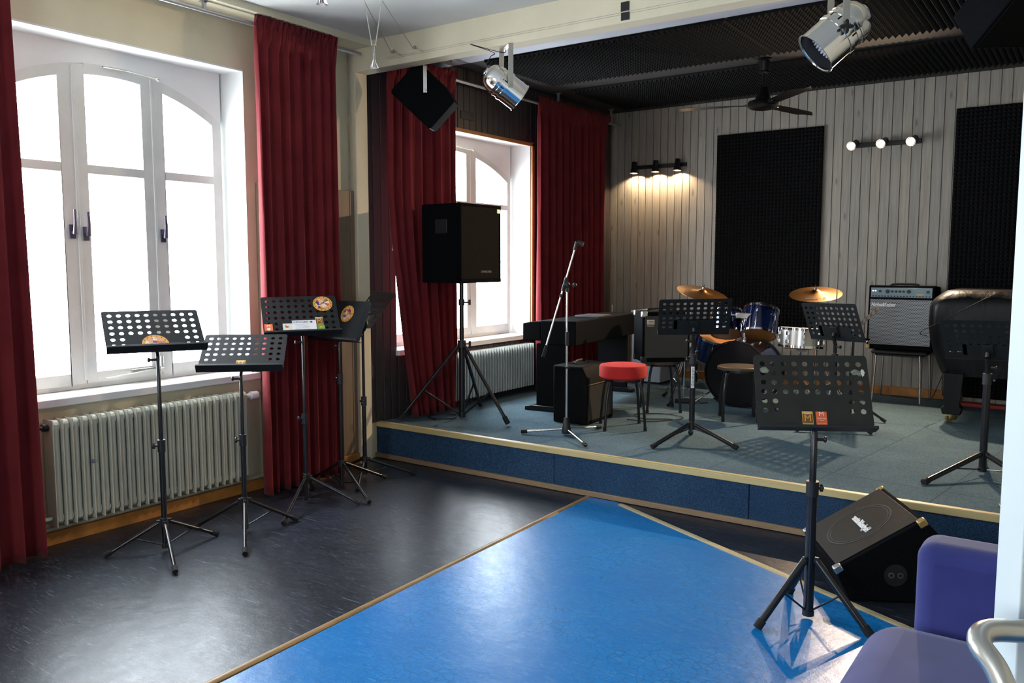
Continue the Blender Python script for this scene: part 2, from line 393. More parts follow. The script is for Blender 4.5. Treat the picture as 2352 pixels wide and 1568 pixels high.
b.box((-1.4, YN-.12, 1.15), (-.2, YN-.06, 1.21)); b.box((-1.4, YN-.12, 2.19), (-.2, YN-.06, 2.25)); struct(b.build('added_window_4', M_white, smooth=False))  # unseen opening behind the camera, added as a source of frontal fill light
b = MB(); b.box((XW-.33, YN-.2, ZC), (XR+.2, 4.62, ZC+.3)); struct(b.build('ceiling', M_ceil, smooth=False))
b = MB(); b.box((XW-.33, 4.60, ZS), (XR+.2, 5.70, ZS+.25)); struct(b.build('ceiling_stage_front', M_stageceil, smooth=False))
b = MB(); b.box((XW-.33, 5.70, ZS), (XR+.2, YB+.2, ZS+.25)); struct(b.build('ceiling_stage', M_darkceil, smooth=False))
# lower band along the window wall, and the beam with its pilaster
b = MB(); b.box((XW, YN, 3.105), (-4.40, 4.487, ZC+.01)); struct(b.build('trim_1', M_wall, smooth=False, bev=.004))
b = MB(); b.box((XW, 4.487, 2.945), (XR, 4.61, ZC+.2)); struct(b.build('ceiling_beam', M_wall, smooth=False, bev=.006))
b = MB(); b.box((XW, 4.487, 0), (-4.575, 4.61, 2.95)); struct(b.build('pilaster', M_wall, smooth=False, bev=.006))
b = MB(); boards(b, 3.62, 4.487, 0, 2.08, .12, lambda q, a, c, z0, z1: q.box((XW, a, z0), (XW+.045, c, z1)), .003); struct(b.build('wall_wainscot', M_wains, smooth=False, bev=.002, seg=1))
b = MB(); b.box((XW, 3.62, 0), (XW+.058, 4.50, .085)); struct(b.build('baseboard_corner', M_orange_bb, bev=.003))
b = MB(); b.box((XW, YN, 0), (XW+.022, 3.62, .072)); struct(b.build('baseboard_left', M_orange_bb, bev=.003))
b = MB(); b.box((XW, YB-.04, SZ), (-.98, YB-.018, SZ+.085)); struct(b.build('baseboard_back', M_orange_bb, bev=.003))
b = MB(); b.box((-.98, 8.22, SZ), (1.2, 8.30, SZ+.03)); struct(b.build('trim_2', M_redtrim, bev=.003))

# floors
b = MB(); b.box((XW-.2, YN-.2, -.06), (XR+.2, YB+.2, 0)); struct(b.build('floor', M_floorb, smooth=False))
A0, A1 = Vector((-2.48, -.55)), Vector((-2.69, 4.70))
B0, B1 = Vector((-2.43, 4.66)), Vector((1.5, 2.715))
poly = [(A0.x, A0.y), (A0.x+.03, YN), (1.9, YN), (1.9, 2.5), (B1.x, B1.y), (B0.x-.05, 4.70), (A1.x, A1.y)]
b = MB(); b.prism(poly, .0005, .004, 'z'); struct(b.build('floor_blue', M_floorblue, smooth=False))
def strip(p, q, w, h, m, nm, lines=0):
    p = Vector((*p, 0)); q = Vector((*q, 0)); d = (q-p).normalized(); n = Vector((-d.y, d.x, 0)); L = (q-p).length
    b = MB(); M = Matrix((d, n, Vector((0, 0, 1)))).transposed().to_4x4(); M.translation = p; b.T = M
    prof = [(-w/2, 0), (-w/2, h*.4), (-w/4, h), (w/4, h), (w/2, h*.4), (w/2, 0)]
    if lines: prof = [(-w/2, 0), (-w/2, h*.6), (-w*.32, h), (-w*.2, h), (-w*.17, h*.5), (-w*.13, h), (w*.13, h), (w*.17, h*.5), (w*.2, h), (w*.32, h), (w/2, h*.6), (w/2, 0)]
    b.prism(prof, 0, L, 'x'); return struct(b.build(nm, m, bev=0))
strip(A0-Vector((0, 2)), A1, .038, .010, M_strip, 'trim_3')
strip(B0, B1, .042, .010, M_strip2, 'trim_4', 1)

# stage platform
b = MB(); b.box((XW, YS+.002, .0), (XR, YB, SZ-.002)); struct(b.build('floor_stage', M_carpet, smooth=False))
b = MB()
for a, c, t in ((-4.65, -2.98, 0), (-2.975, -1.62, .004), (-1.615, -.9, .002), (-.895, XR, 0)):
    b.box((a, YS-.008-t, .035), (c, YS+.004, SZ-.03))
struct(b.build('stage_fascia', M_fascia, smooth=False, bev=.002, seg=1))
b = MB(); b.box((XW, YS-.022, SZ-.034), (XR, YS-.008, SZ+.004)); b.box((XW, YS-.02, SZ-.004), (XR, YS+.03, SZ+.004)); struct(b.build('trim_5', M_edge, bev=.003))
b = MB(); b.box((XW, YS-.030, .004), (XR, YS-.004, .038)); struct(b.build('trim_6', M_edgef, bev=.003))

# ------------------------------------------------------------------ windows
def window(name, y0, y1, yr0, yr1, zsill, ztop, apex, rad, seams, glassz, trans, ztr, sw=.065, handles=(), panes=True, soff=0.):
    """y0..y1 opening at wall face; yr0..yr1 at the frame; arched frame set back in the reveal"""
    yc = (yr0+yr1)/2
    arch = lambda y: apex-(rad-math.sqrt(max(0, rad*rad-(y-yc)**2)))
    root = bpy.data.objects.new(name, None); COL.objects.link(root); root['kind'] = 'structure'
    # reveal lining: splayed sides, soffit, plaster above the arch
    b = MB()
    for ya, yb in ((y0, yr0), (y1, yr1)):
        s = 1 if yb < ya else -1; X0 = XW-.0005
        b.add([(X0, ya-s*.001, zsill-.04), (XG-.1, yb, zsill-.04), (XG-.1, yb, ztop+.005), (X0, ya-s*.001, ztop+.005), (X0, ya+s*.02, zsill-.04), (XG-.1, ya+s*.02, zsill-.04), (XG-.1, ya+s*.02, ztop+.005), (X0, ya+s*.02, ztop+.005)],
              [(0, 1, 2, 3), (4, 7, 6, 5), (0, 3, 7, 4), (1, 5, 6, 2), (3, 2, 6, 7), (0, 4, 5, 1)])
    b.box((XG-.12, y0-.02, ztop), (XW-.0005, y1+.02, ztop+.012))
    ny = 24; pl = [(yr0, ztop+.005)]+[(yr0+(yr1-yr0)*i/ny, arch(yr0+(yr1-yr0)*i/ny)+.0) for i in range(ny+1)]+[(yr1, ztop+.005)]
    for i in range(ny):
        a, c = yr0+(yr1-yr0)*i/ny, yr0+(yr1-yr0)*(i+1)/ny
        b.prism([(a, arch(a)), (c, arch(c)), (c, ztop+.005), (a, ztop+.005)], XG-.10, XG+.012, 'x')
    b.build('reveal', M_reveal, root, smooth=False)
    b = MB(); b.box((XG-.1, yr0-.01, zsill-.045), (XW, yr1+.01, zsill)); b.box((XW-.002, y0-.02+soff, zsill-.045), (XW+.055, y1+.035, zsill))
    b.build('window_sill', M_sill, root, bev=.006)
    # fixed frame
    b = MB(); b.box((XG-.06, yr0, zsill), (XG+.004, yr1, zsill+.045))
    b.build('window_frame', M_white, root, bev=.004)
    edges = [yr0]+list(seams)+[yr1]
    for i in range(len(edges)-1):
        a, c = edges[i]+.003, edges[i+1]-.003; g0, g1 = glassz[i]
        b = MB(); zb = zsill+.03; x0, x1 = XG-.045, XG+.015
        n = 10
        def col(p, q, bot):
            for k in range(n if q-p > .1 else 2):
                m = n if q-p > .1 else 2; u = p+(q-p)*k/m; w = p+(q-p)*(k+1)/m
                yield u, w
        for p, q in ((a, g0), (g1, c)):
            b.prism([(p, zb), (q, zb), (q, arch(q)), (p, arch(p))], x0, x1, 'x')
        for u, w in col(g0, g1, 0): b.prism([(u, arch(u)-sw), (w, arch(w)-sw), (w, arch(w)), (u, arch(u))], x0, x1, 'x')
        b.box((x0, g0, zb), (x1, g1, trans[0])); b.box((x0, g0, ztr[0]), (x1, g1, ztr[1]))
        sash = b.build('sash', M_white, root, smooth=False, bev=.003)
        b = MB()
        b.prism([(g0, trans[0]), (g1, trans[0]), (g1, arch(g1)-sw)]+[(g1+(g0-g1)*k/8, arch(g1+(g0-g1)*k/8)-sw) for k in range(1, 9)], XG-.017, XG-.013, 'x')
        b.build('pane', M_glass, sash, smooth=False)
        for hy, hz, side in handles:
            if a < hy < c:
                b = MB(); b.box((XG+.015, hy-.016, hz-.035), (XG+.024, hy+.016, hz+.045)); b.tube([(XG+.02, hy, hz), (XG+.05, hy, hz)], .011)
                b.tube([(XG+.048, hy, hz-.01), (XG+.052, hy+.003, hz+.06), (XG+.046, hy+.004, hz+.13)], [.014, .011, .008], flat=.8)
                b.build('handle', M_knob, sash)
    # meeting rebates between the sashes
    b = MB()
    for s_ in seams: b.box((XG+.004, s_-.014, zsill+.05), (XG+.022, s_+.002, arch(s_)-.01))
    b.build('astragal', M_white, root, bev=.003)
    return root, arch
w1, arch1 = window('window_1', 1.98, 3.55, 2.02, 3.505, .81, 2.79, 2.70, 1.28, (2.53, 3.015), [(2.085, 2.44), (2.592, 2.942), (3.085, 3.436)], (.905,), (2.062, 2.115), handles=((2.485, 1.72, 1), (2.563, 1.71, 1), (3.052, 1.71, 1)))
b = MB(); b.tube([(XG+.035, 2.70, 2.685), (XG+.03, 2.85, 2.688)], .009, flat=.6); b.tube([(XG+.035, 2.85, 2.688), (XG+.05, 3.03, 2.672), ], .005); b.sphere((XG+.05, 3.035, 2.668), .012); b.build('stay_arm', M_nickel, w1)
b = MB(); b.box((XG+.02, 2.80, .875), (XG+.04, 2.98, .895)); b.tube([(XG+.06, 2.62, .862), (XG+.05, 3.0, .885)], .005); b.tube([(XG+.03, 3.0, .865), (XG+.03, 3.0, .96)], .012); b.build('window_latch', M_nickel, w1)
w2, arch2 = window('window_2', 4.965, 6.92, 5.02, 6.845, .84, 2.69, 2.62, 1.74, (5.62, 6.205), [(5.09, 5.555), (5.69, 6.14), (6.285, 6.79)], (.94,), (2.06, 2.11))
b = MB(); b.tube([(XG+.035, 5.85, 2.60), (XG+.04, 6.21, 2.585)], .006); b.sphere((XG+.045, 6.21, 2.585), .012); b.build('stay_arm', M_nickel, w2)
w3, arch3 = window('added_window_3', -1.25, .32, -1.21, .275, .81, 2.79, 2.70, 1.28, (-.70, -.215), [(-1.145, -.79), (-.638, -.288), (-.145, .206)], (.905,), (2.062, 2.115))  # unseen window beside the camera, added to bring in more daylight
b = MB(); b.box((XW+.018, 6.91, .80), (XW+.034, 6.95, 2.72)); b.box((XW+.018, 4.94, 2.68), (XW+.034, 6.95, 2.712)); struct(b.build('trim_7', M_orange, bev=.002))

# ------------------------------------------------------------------ curtains, rails
def rail(name, x, z, y0, y1, label, br, r=.013):
    t = thing(name, label, 'curtain rail', (x, y0, z))
    b = MB(); b.tube([(0, 0, 0), (0, y1-y0, 0)], r, 14); b.build('pole', M_rail, t)
    for y in br:
        b = MB(); zt = 3.105-z if y < 4.5 else ZS-z
        b.box((-.012, y-y0-.009, 0), (.012, y-y0+.009, zt+.0)); b.box((-.03, y-y0-.02, zt-.004), (.03, y-y0+.02, zt)); b.build('bracket', M_rail, t, bev=.002)
    return t
rail('curtain_rail', -4.47, 3.050, -1.5, 4.44, 'grey metal curtain rail along the cream wall above the large left window', (1.3, 3.15, 3.95, 2.2))
rail('curtain_rail', -4.50, 3.070, 4.66, 8.50, 'shiny metal curtain rail running above the stage window', (6.0, 6.55, 7.2, 8.3))
def curtain(label, yl, yr, z0, z1, x, nf, amp, seed, loc, xr):
    """yl(t), yr(t): edges as functions of height fraction; gathered on the rail (rod pocket) with a ruffle above"""
    rr = random.Random(seed); nu = nf*14; nv = 46; H_ = z1-z0
    ph = [rr.uniform(-1.1, 1.1) for _ in range(nf+2)]; am = [rr.uniform(.45, 1.15) for _ in range(nf+2)]; ph2 = [rr.uniform(0, 6) for _ in range(nf+2)]
    rag = [rr.uniform(-.010, .010) for _ in range(nu+1)]; f2 = rr.uniform(3.2, 3.8)
    vs = []
    for j in range(nv+1):
        t = j/nv; 
        if j > nv-8: t = (nv-8)/nv+(1-(nv-8)/nv)*(j-(nv-8))/8
        z = z0+H_*t; dz = (z1-z)   # distance below the top edge
        for i in range(nu+1):
            u = i/nu; k = u*nf; ki = int(min(k, nf-1)); fr = k-ki; fr = fr*fr*(3-2*fr)
            a = am[ki]*(1-fr)+am[ki+1]*fr; p = ph[ki]*(1-fr)+ph[ki+1]*fr
            A = amp*a*(1.05-.55*t)
            w = math.sin(2*PI*k+p*(1-.55*t)); w = math.copysign(abs(w)**.75, w)
            g = min(1, max(0, (t-.55)/.45)); w2 = math.sin(2*PI*k*f2+ph2[ki])*.30*g
            y = yl(t)+(yr(t)-yl(t))*u+.40*A*math.cos(2*PI*k+p)
            xx = x+A*(w+w2)
            if dz < .21:
                q = max(0, (dz-.09)/.12); pocket = xr+.030+.008*math.sin(2*PI*k*3.3+seed)
                xx = xx*q+pocket*(1-q)
                if dz < .045: xx = xr+.044+.018*math.sin(2*PI*k*2.7+seed*2)+.010*math.sin(2*PI*k*6.1)
            zz = z+((.012*math.sin(2*PI*k*2.7+seed)+rag[i]) if j == nv else 0)
            vs.append((xx-loc[0], y-loc[1], zz-loc[2]))
    fs = [(j*(nu+1)+i, j*(nu+1)+i+1, (j+1)*(nu+1)+i+1, (j+1)*(nu+1)+i) for j in range(nv) for i in range(nu)]
    b = MB(); b.add(vs, fs); o = b.build('curtain', M_curtain, smooth=True, angle=80); o.location = loc
    so = o.modifiers.new('solid', 'SOLIDIFY'); so.thickness = .003
    tag(o, label, 'curtain'); return o
lin = lambda a, c: (lambda t: a+(c-a)*t)
curtain('dark red floor-length curtain at the left edge of the photo, left of the big window', lambda t: 1.10, lambda t: 2.04-.01*t, .012, 3.115, -4.46, 7, .066, 3, (-4.47, 1.6, 0), -4.47)
curtain('dark red floor-length curtain right of the big window, behind the perforated stands', lambda t: 3.475+.01*math.sin(3*t), lambda t: 4.155+.02*t, .012, 3.105, -4.46, 8, .062, 5, (-4.47, 3.9, 0), -4.47)
curtain('dark red curtain behind the pole speaker, gathered narrower at its foot', lambda t: 4.725+.25*max(0, 1-t*1.55)**1.3, lambda t: 5.535, SZ+.012, 3.12, -4.49, 7, .055, 11, (-4.5, 5.2, SZ), -4.50)
curtain('dark red curtain in the far stage corner behind the digital piano', lambda t: 6.79, lambda t: 8.17, SZ+.012, 3.12, -4.49, 11, .062, 17, (-4.5, 7.5, SZ), -4.50)

# ------------------------------------------------------------------ radiators
def radiator(label, y0, y1, z0, z1, x, pitch, m, loc, style):
    t = thing('radiator', label, 'radiator', loc); L = y1-y0; n = max(1, round(L/pitch)); p = L/n
    b = MB()
    for i in range(n):
        y = p*(i+.5)
        for dx in ((-.022, .022) if style == 1 else (0,)):
            b.tube([(x+dx, y, .03), (x+dx, y, .07), (x+dx, y, z1-z0-.07), (x+dx, y, z1-z0-.03)], [.018, p*.33, p*.33, .018], 14)
        for z in (.045, z1-z0-.045): b.tube([(x, y-p*.49, z), (x, y-p*.3, z), (x, y+p*.3, z), (x, y+p*.49, z)], [.024, .036, .036, .024], 14)
        b.box((x-.05, y-p*.5-.0016, .004), (x+.050, y-p*.5+.0016, z1-z0-.004))
        b.tube([(x+.050, y-p*.5, .006), (x+.050, y-p*.5, z1-z0-.006)], .0035, 6)
    b.build('body', m, t)
    return t
rd = radiator('cream column radiator under the big left window', 2.16, 3.42, .125, .715, 0, .0525, M_rad, (-4.555, 2.16, .125), 1)
b = MB(); b.tube([(0, -.005, .545), (0, -.03, .545)], .022, 8); b.tube([(0, -.03, .545), (0, -.055, .545)], [.012, .004], 8); b.build('plug', M_black, rd)
b = MB(); b.tube([(0, -.01, .045), (0, -.06, .045)], .022, 8); b.tube([(0, -.06, .045), (0, -.10, .045), (-.02, -.15, .045)], .012, 10); b.sphere((0, -.09, .045), .02, 10); b.build('valve', M_nickel, rd)
b = MB(); b.tube([(0, 1.262, .545), (0, 1.30, .545)], .016, 10); b.tube([(0, 1.30, .545), (0, 1.355, .545)], .027, 14); b.build('thermostat_knob', M_sill, rd)
for y in (.3, 1.0):
    for z in (.1, .45): b = MB(); b.box((-.09, y-.012, z), (-.03, y+.012, z+.03)); b.build('wall_bracket', M_rad, rd)
b = MB(); b.tube([(.055, .205, .33), (.062, .205, .33)], .012, 12); b.build('vent_screw', M_steel, rd)
rd2 = radiator('pale ribbed radiator under the stage window', 5.35, 6.80, SZ+.06, .765, 0, .0415, M_rad2, (-4.545, 5.35, SZ+.06), 2)
b = MB(); b.tube([(0, -.005, .35), (0, -.07, .35)], .016, 10); b.sphere((0, -.09, .35), .028, 12); b.build('thermostat_knob', M_sill, rd2)
for y in (.3, 1.1): b = MB(); b.box((-.083, y-.012, .1), (-.03, y+.012, .13)); b.build('wall_bracket', M_rad2, rd2)
b = MB(); b.tube([(-4.60, -1.4, .100), (-4.60, 3.60, .100)], .011, 10); tag(b.build('heating_pipe', M_pipe), 'dirty white heating pipe running low along the wall above the baseboard', 'pipe')
b = MB(); b.tube([(-4.627, 4.468, 2.09), (-4.627, 4.468, 3.10)], .004, 6); tag(b.build('wall_cable', M_pipe), 'thin cable running down the cream wall corner beside the pilaster', 'cable')

# ------------------------------------------------------------------ music stands
def perforated(b, w, h, cols, rows, keep, thick, margin_top=.014, cell=.0445, cellh=.0455, r=.0135, holes=True):
    """plate in local Y (width), Z (height) from z=0; X is the face normal; real holes"""
    n = 16; x0, x1 = -thick, 0
    def quad(pts):
        b.add([(x1, y, z) for y, z in pts], [tuple(range(len(pts)))]); b.add([(x0, y, z) for y, z in pts], [tuple(range(len(pts)-1, -1, -1))])
    gw = cell*cols; gh = cellh*rows; yl = -gw/2; zt = h-margin_top; cr = min(.022, w/2-gw/2+1e-4)
    for i in range(cols):
        for j in range(rows):
            a, c = yl+i*cell, yl+(i+1)*cell; d, e = zt-(j+1)*cellh, zt-j*cellh; yc, zc = (a+c)/2, (d+e)/2
            if not (holes and keep(i, j)): quad([(a, d), (c, d), (c, e), (a, e)]); continue
            ci = []; sq = []
            for k in range(n):
                q = 2*PI*k/n+PI/4; cs, sn = math.cos(q), math.sin(q); m = max(abs(cs), abs(sn))
                ci.append((yc+r*cs, zc+r*sn)); sq.append((yc+cell/2*cs/m, zc+cellh/2*sn/m))
            for X, fl in ((x1, 0), (x0, 1)):
                vs = [(X, *p) for p in sq]+[(X, *p) for p in ci]
                fs = [(k, (k+1) % n, n+(k+1) % n, n+k) for k in range(n)]
                if fl: fs = [tuple(reversed(f)) for f in fs]
                b.add(vs, fs)
            b.add([(x1, *p) for p in ci]+[(x0, *p) for p in ci], [(k, n+k, n+(k+1) % n, (k+1) % n) for k in range(n)])
    zb = zt-gh
    quad([(-w/2, 0), (w/2, 0), (w/2, zb), (-w/2, zb)])
    quad([(-w/2, zb), (yl, zb), (yl, zt), (-w/2, zt)]); quad([(-yl, zb), (w/2, zb), (w/2, zt), (-yl, zt)])
    my = w/2+yl; top = [(yl, zt), (-yl, zt), (-yl, h), (yl, h)]; quad(top)
    for s in (-1, 1):
        arc = [(s*(w/2-my), zt)]+[(s*(w/2-my+my*math.sin(PI/2-q)), zt+margin_top*math.sin(q)) for q in [PI/2*k/6 for k in range(7)]]
        quad(arc if s > 0 else arc[::-1])
    # rim
    out = [(-w/2, 0), (w/2, 0), (w/2, zt)]+[(w/2-my+my*math.cos(PI/2*k/6), zt+margin_top*math.sin(PI/2*k/6)) for k in range(1, 7)]
    out += [(-q[0], q[1]) for q in reversed(out[2:])]
    m = len(out); b.add([(x1, *p) for p in out]+[(x0, *p) for p in out], [(k, (k+1) % m, m+(k+1) % m, m+k) for k in range(m)])
KEEP = lambda i, j: j < 4 or i in (0, 1, 8, 9)
def curved_desk(b, w, h, t=.002):
    n = 18; vs = []
    for k in range(n+1):
        y = -w/2+w*k/n; e = max(0, abs(y)-w*.36)/(w*.14); x = .02*e*e
        vs += [(x, y, 0), (x, y, h-.02*e*e)]
    b.add(vs, [(2*k, 2*k+2, 2*k+3, 2*k+1) for k in range(n)]); b.add([(v[0]-t, v[1], v[2]) for v in vs], [(2*k, 2*k+1, 2*k+3, 2*k+2) for k in range(n)])
    o = [vs[2*k] for k in range(n+1)]+[vs[2*k+1] for k in range(n, -1, -1)]; m = len(o)
    b.add(o+[(v[0]-t, v[1], v[2]) for v in o], [(k, (k+1) % m, m+(k+1) % m, m+k) for k in range(m)])
def music_stand(label, base, yaw, tilt, roll, w, h, zd, feet, hub=.17, clamp=.56, fz=0., pole_lo=.02, leg_r=.0105, pole_r=.0150, dm=None, solid=False, stickers=(), brace=True, knob_side=1, name='music_stand', braceup=False, ch=None):
    t = thing(name, label, 'music stand', (base[0], base[1], fz), yaw)
    Ri = Matrix.Rotation(-yaw, 4, 'Z')
    T = Matrix.Translation((.028, 0, zd)) @ Matrix.Rotation(-tilt, 4, 'Y') @ Matrix.Rotation(roll, 4, 'X')
    dm = dm or M_desk
    b = MB(); b.T = T
    if solid: curved_desk(b, w, h)
    else: perforated(b, w, h, 10, 6, KEEP, .0016, cell=(w-.03)/10, cellh=ch or ((h-.045)/6 if h > .31 else (h-.035)/6), margin_top=.014 if ch is None else .020, r=.0116)
    desk = b.build('desk', dm, t, angle=30)
    b = MB(); b.T = T; b.box((-.002, -w/2-.002, -.003), (.048, w/2+.002, .0)); b.box((.046, -w/2-.002, -.003), (.048, w/2+.002, .010)); b.build('ledge', M_black, t, bev=.0008)
    b = MB(); b.T = T; b.box((-.012, -.03, .03), (-.002, .03, .12)); b.tube([(-.012, 0, .07), (-.035, 0, .05)], .013, 12); b.build('tilt_joint', M_black, t, bev=.002)
    jt = T @ Vector((-.035, 0, .05))
    b = MB(); b.tube([(0, 0, clamp), (0, 0, zd-.03), (jt.x, 0, jt.z)], pole_r*.68, 12); b.build('inner_pole', M_tube, t)
    b = MB(); b.tube([(0, 0, pole_lo), (0, 0, clamp+.02)], pole_r, 16); b.build('pole', M_tube, t)
    b = MB(); b.tube([(0, 0, clamp-.035), (0, 0, clamp+.03)], pole_r+.005, 16); b.build('collar', M_black, t)
    b = MB(); b.tube([(0, 0, clamp), (0, knob_side*.035, clamp)], .006, 8)
    for k in range(3):
        q = 2*PI*k/3+.3; b.tube([(0, knob_side*.038, clamp), (.014*math.cos(q), knob_side*.038, clamp+.014*math.sin(q))], .008, 8)
    b.build('clamp_knob', M_black, t)
    b = MB(); b.tube([(0, knob_side*.01, zd-.045), (0, knob_side*.04, zd-.045)], .007, 8); b.sphere((0, knob_side*.045, zd-.045), .014, 10, (1, .6, 1)); b.build('tilt_knob', M_black, t)
    b = MB(); b.tube([(0, 0, hub-.02), (0, 0, hub+.025)], .021, 16)
    for f in feet:
        d = (Ri @ Vector((f[0]-base[0], f[1]-base[1], 0))).normalized(); b.cbox((0, 0, 0), (.03, .016, .03), Matrix.Translation((0, 0, hub)) @ Matrix.Rotation(math.atan2(d.y, d.x), 4, 'Z') @ Matrix.Translation((.025, 0, 0)))
    b.build('hub', M_black, t, bev=.002)
    for f in feet:
        d = Ri @ Vector((f[0]-base[0], f[1]-base[1], 0)); u = d.normalized(); top = u*.028+Vector((0, 0, hub)); end = Vector((d.x, d.y, .014))
        b = MB(); b.tube([top, end], leg_r, 12); leg = b.build('leg', M_tube, t)
        b = MB(); e2 = end+(top-end).normalized()*.035; b.tube([end+(end-e2)*.1, e2], leg_r+.004, 12); b.build('rubber_foot', M_rubber, leg)
        if brace:
            m = top.lerp(end, .46); lo = Vector((0, 0, pole_lo+.012)) if not braceup else Vector((0, 0, hub-.05))
            b = MB(); b.tube([m-Vector((0, 0, .008)), lo], .0042, 8); b.sphere(m-Vector((0, 0, .006)), .006, 8); b.build('brace', M_tube, t)
    if brace:
        b = MB(); b.tube([(0, 0, pole_lo), (0, 0, pole_lo+.025)], pole_r+.004, 12); b.build('brace_collar', M_black, t)
    for st in stickers: st(t, T, w, h)
    return t
def st_round(y, z, r, clip=0.):
    def f(t, T, w, h):
        b = MB(); b.T = T
        n = 40; pts = [(y+r*math.cos(2*PI*k/n), max(clip, z+r*math.sin(2*PI*k/n))) for k in range(n)]
        b.prism(pts, .0002, .0009, 'x'); s = b.build('round_sticker', M_ringo, t, smooth=False); s['label'] = 'round orange picture sticker'
        b = MB(); b.T = T; pts = [(y+.74*r*math.cos(2*PI*k/n), max(clip, z+.74*r*math.sin(2*PI*k/n))) for k in range(n)]
        b.prism(pts, .0009, .0013, 'x'); b.build('sticker_picture', M_sticker, s, smooth=False)
        b = MB(); b.T = T
        for k in range(14):
            q = 2*PI*k/14; yy, zz = y+.86*r*math.cos(q), z+.86*r*math.sin(q)
            if zz > clip+.006: b.box((.0009, yy-.0022, zz-.005), (.0013, yy+.0022, zz+.005))
        b.build('sticker_marks', M_card_b, s, smooth=False)
    return f
def st_card(y, z, w_, h_, m, parts=()):
    def f(t, T, w, h):
        b = MB(); b.T = T; b.box((.0002, y-w_/2, z-h_/2), (.001, y+w_/2, z+h_/2)); s = b.build('card_sticker', m, t, smooth=False); s['label'] = 'small printed card stuck on the desk'
        for p in parts: p(s, T, y, z)
    return f
def c_rect(dy, dz, w_, h_, m, x=.0014):
    def f(s, T, y, z):
        b = MB(); b.T = T; b.box((.001, y+dy-w_/2, z+dz-h_/2), (x, y+dy+w_/2, z+dz+h_/2)); b.build('print', m, s, smooth=False)
    return f
def c_text(dy, dz, size, txt, m, xs=1, x=.0018):
    def f(s, T, y, z): text(txt, size, m, s, T @ face((x, y+dy, z+dz), (1, 0, 0), (0, 0, 1)), ext=.0002, xs=xs)
    return f
def c_disc(dy, dz, r, m, x=.0016):
    def f(s, T, y, z):
        b = MB(); b.T = T; b.prism([(y+dy+r*math.cos(k*PI/10), z+dz+r*math.sin(k*PI/10)) for k in range(20)], .001, x, 'x'); b.build('print', m, s, smooth=False)
    return f
card_M_yellow = lambda y, z, k=1: st_card(y, z, .044*k, .060*k, M_card_y, (c_rect(0, .0*k, .040*k, .040*k, M_card_b), c_rect(0, -.026*k, .042*k, .006*k, M_card_g), c_text(0, -.001, .040*k, 'M', M_card_y), c_text(0, .021*k, .012*k, 'Family', M_white_ink, .9)))
card_M_orange = lambda y, z, k=1: st_card(y, z, .044*k, .060*k, M_card_o, (c_text(0, .019*k, .026*k, 'M', M_white_ink, 1.1), c_text(0, .0, .009*k, 'Rund & Fund', M_white_ink, .75), c_rect(0, -.009*k, .018*k, .001, M_white_ink), c_rect(0, -.014*k, .034*k, .0012, M_card_b), c_rect(0, -.023*k, .036*k, .0012, M_white_ink)))

# stands left of the stage, on the black floor
music_stand('perforated music stand furthest left, before the big window, half round sticker at its ledge', (-4.035, 2.49), R(-23.2), R(52.3), -.009, .487, .329, 1.085,
    [(-3.692, 2.326), (-4.02, 2.80), (-4.20, 2.25)], .16, .58, stickers=(st_round(-.005, .062, .066, .001),), knob_side=-1)
music_stand('lowest perforated music stand in the left group, tilted flat with a small yellow M card', (-3.955, 2.945), R(-45.3), R(57.5), -.012, .470, .341, .938,
    [(-3.625, 2.691), (-3.86, 3.243), (-4.233, 2.803)], .18, .54, stickers=(card_M_yellow(-.005, .062, 1.15),), knob_side=-1)
music_stand('perforated music stand holding papers and cards before the red curtain', (-4.115, 3.54), R(-35), R(43.3), .015, .476, .326, 1.09,
    [(-3.869, 3.148), (-3.80, 3.70), (-4.33, 3.78)], .17, .555, knob_side=-1,
    stickers=(st_round(.150, .258, .062), card_M_yellow(.112, .112, 1.1), st_card(.118, .062, .048, .030, M_card_g, (c_rect(0, 0, .016, .010, M_card_y),)), st_card(-.205, .072, .050, .056, M_card_o, (c_text(0, .012, .026, 'M', M_white_ink, 1.1), c_disc(0, -.012, .011, M_paper2)))))
st_c = [o for o in COL.objects if o.name == 'music_stand.002'][0]
music_stand('solid music stand with plain unperforated desk, showing half an orange sticker', (-4.205, 3.935), R(-92), R(25.7), .006, .488, .294, 1.02,
    [(-3.767, 3.754), (-4.50, 3.90), (-4.12, 4.27)], .167, .757, solid=True, stickers=(st_round(.02, .20, .060),), knob_side=-1)
music_stand('perforated music stand turned edge-on in the corner beside the pilaster', (-4.275, 4.225), R(-158), R(36.3), .087, .49, .325, 1.08,
    [(-4.021, 4.475), (-4.029, 3.907), (-4.55, 4.20)], .13, .56, knob_side=1)
# loose sheets resting on the third stand
T3 = Matrix.Translation((st_c.location.x, st_c.location.y, 0)) @ Matrix.Rotation(R(-35), 4, 'Z') @ Matrix.Translation((.028, 0, 1.09)) @ Matrix.Rotation(-R(43.3), 4, 'Y') @ Matrix.Rotation(.015, 4, 'X')
def sheet(label, y, w, h, m, x0, parts):
    t = thing('paper_sheet', label, 'paper'); 
    b = MB(); b.T = T3; b.box((x0, y-w/2, .001), (x0+.0008, y+w/2, h)); s = b.build('page', m, t, smooth=False)
    for p in parts: p(s)
    return t
def tx(s, y, z, size, txt, m, x, xs=1): text(txt, size, m, s, T3 @ face((x, y, z), (1, 0, 0), (0, 0, 1)), ext=.0002, xs=xs)
def ln(s, y, z, w, h, m, x):
    b = MB(); b.T = T3; b.box((x, y-w/2, z-h/2), (x+.0004, y+w/2, z+h/2)); b.build('print', m, s, smooth=False)
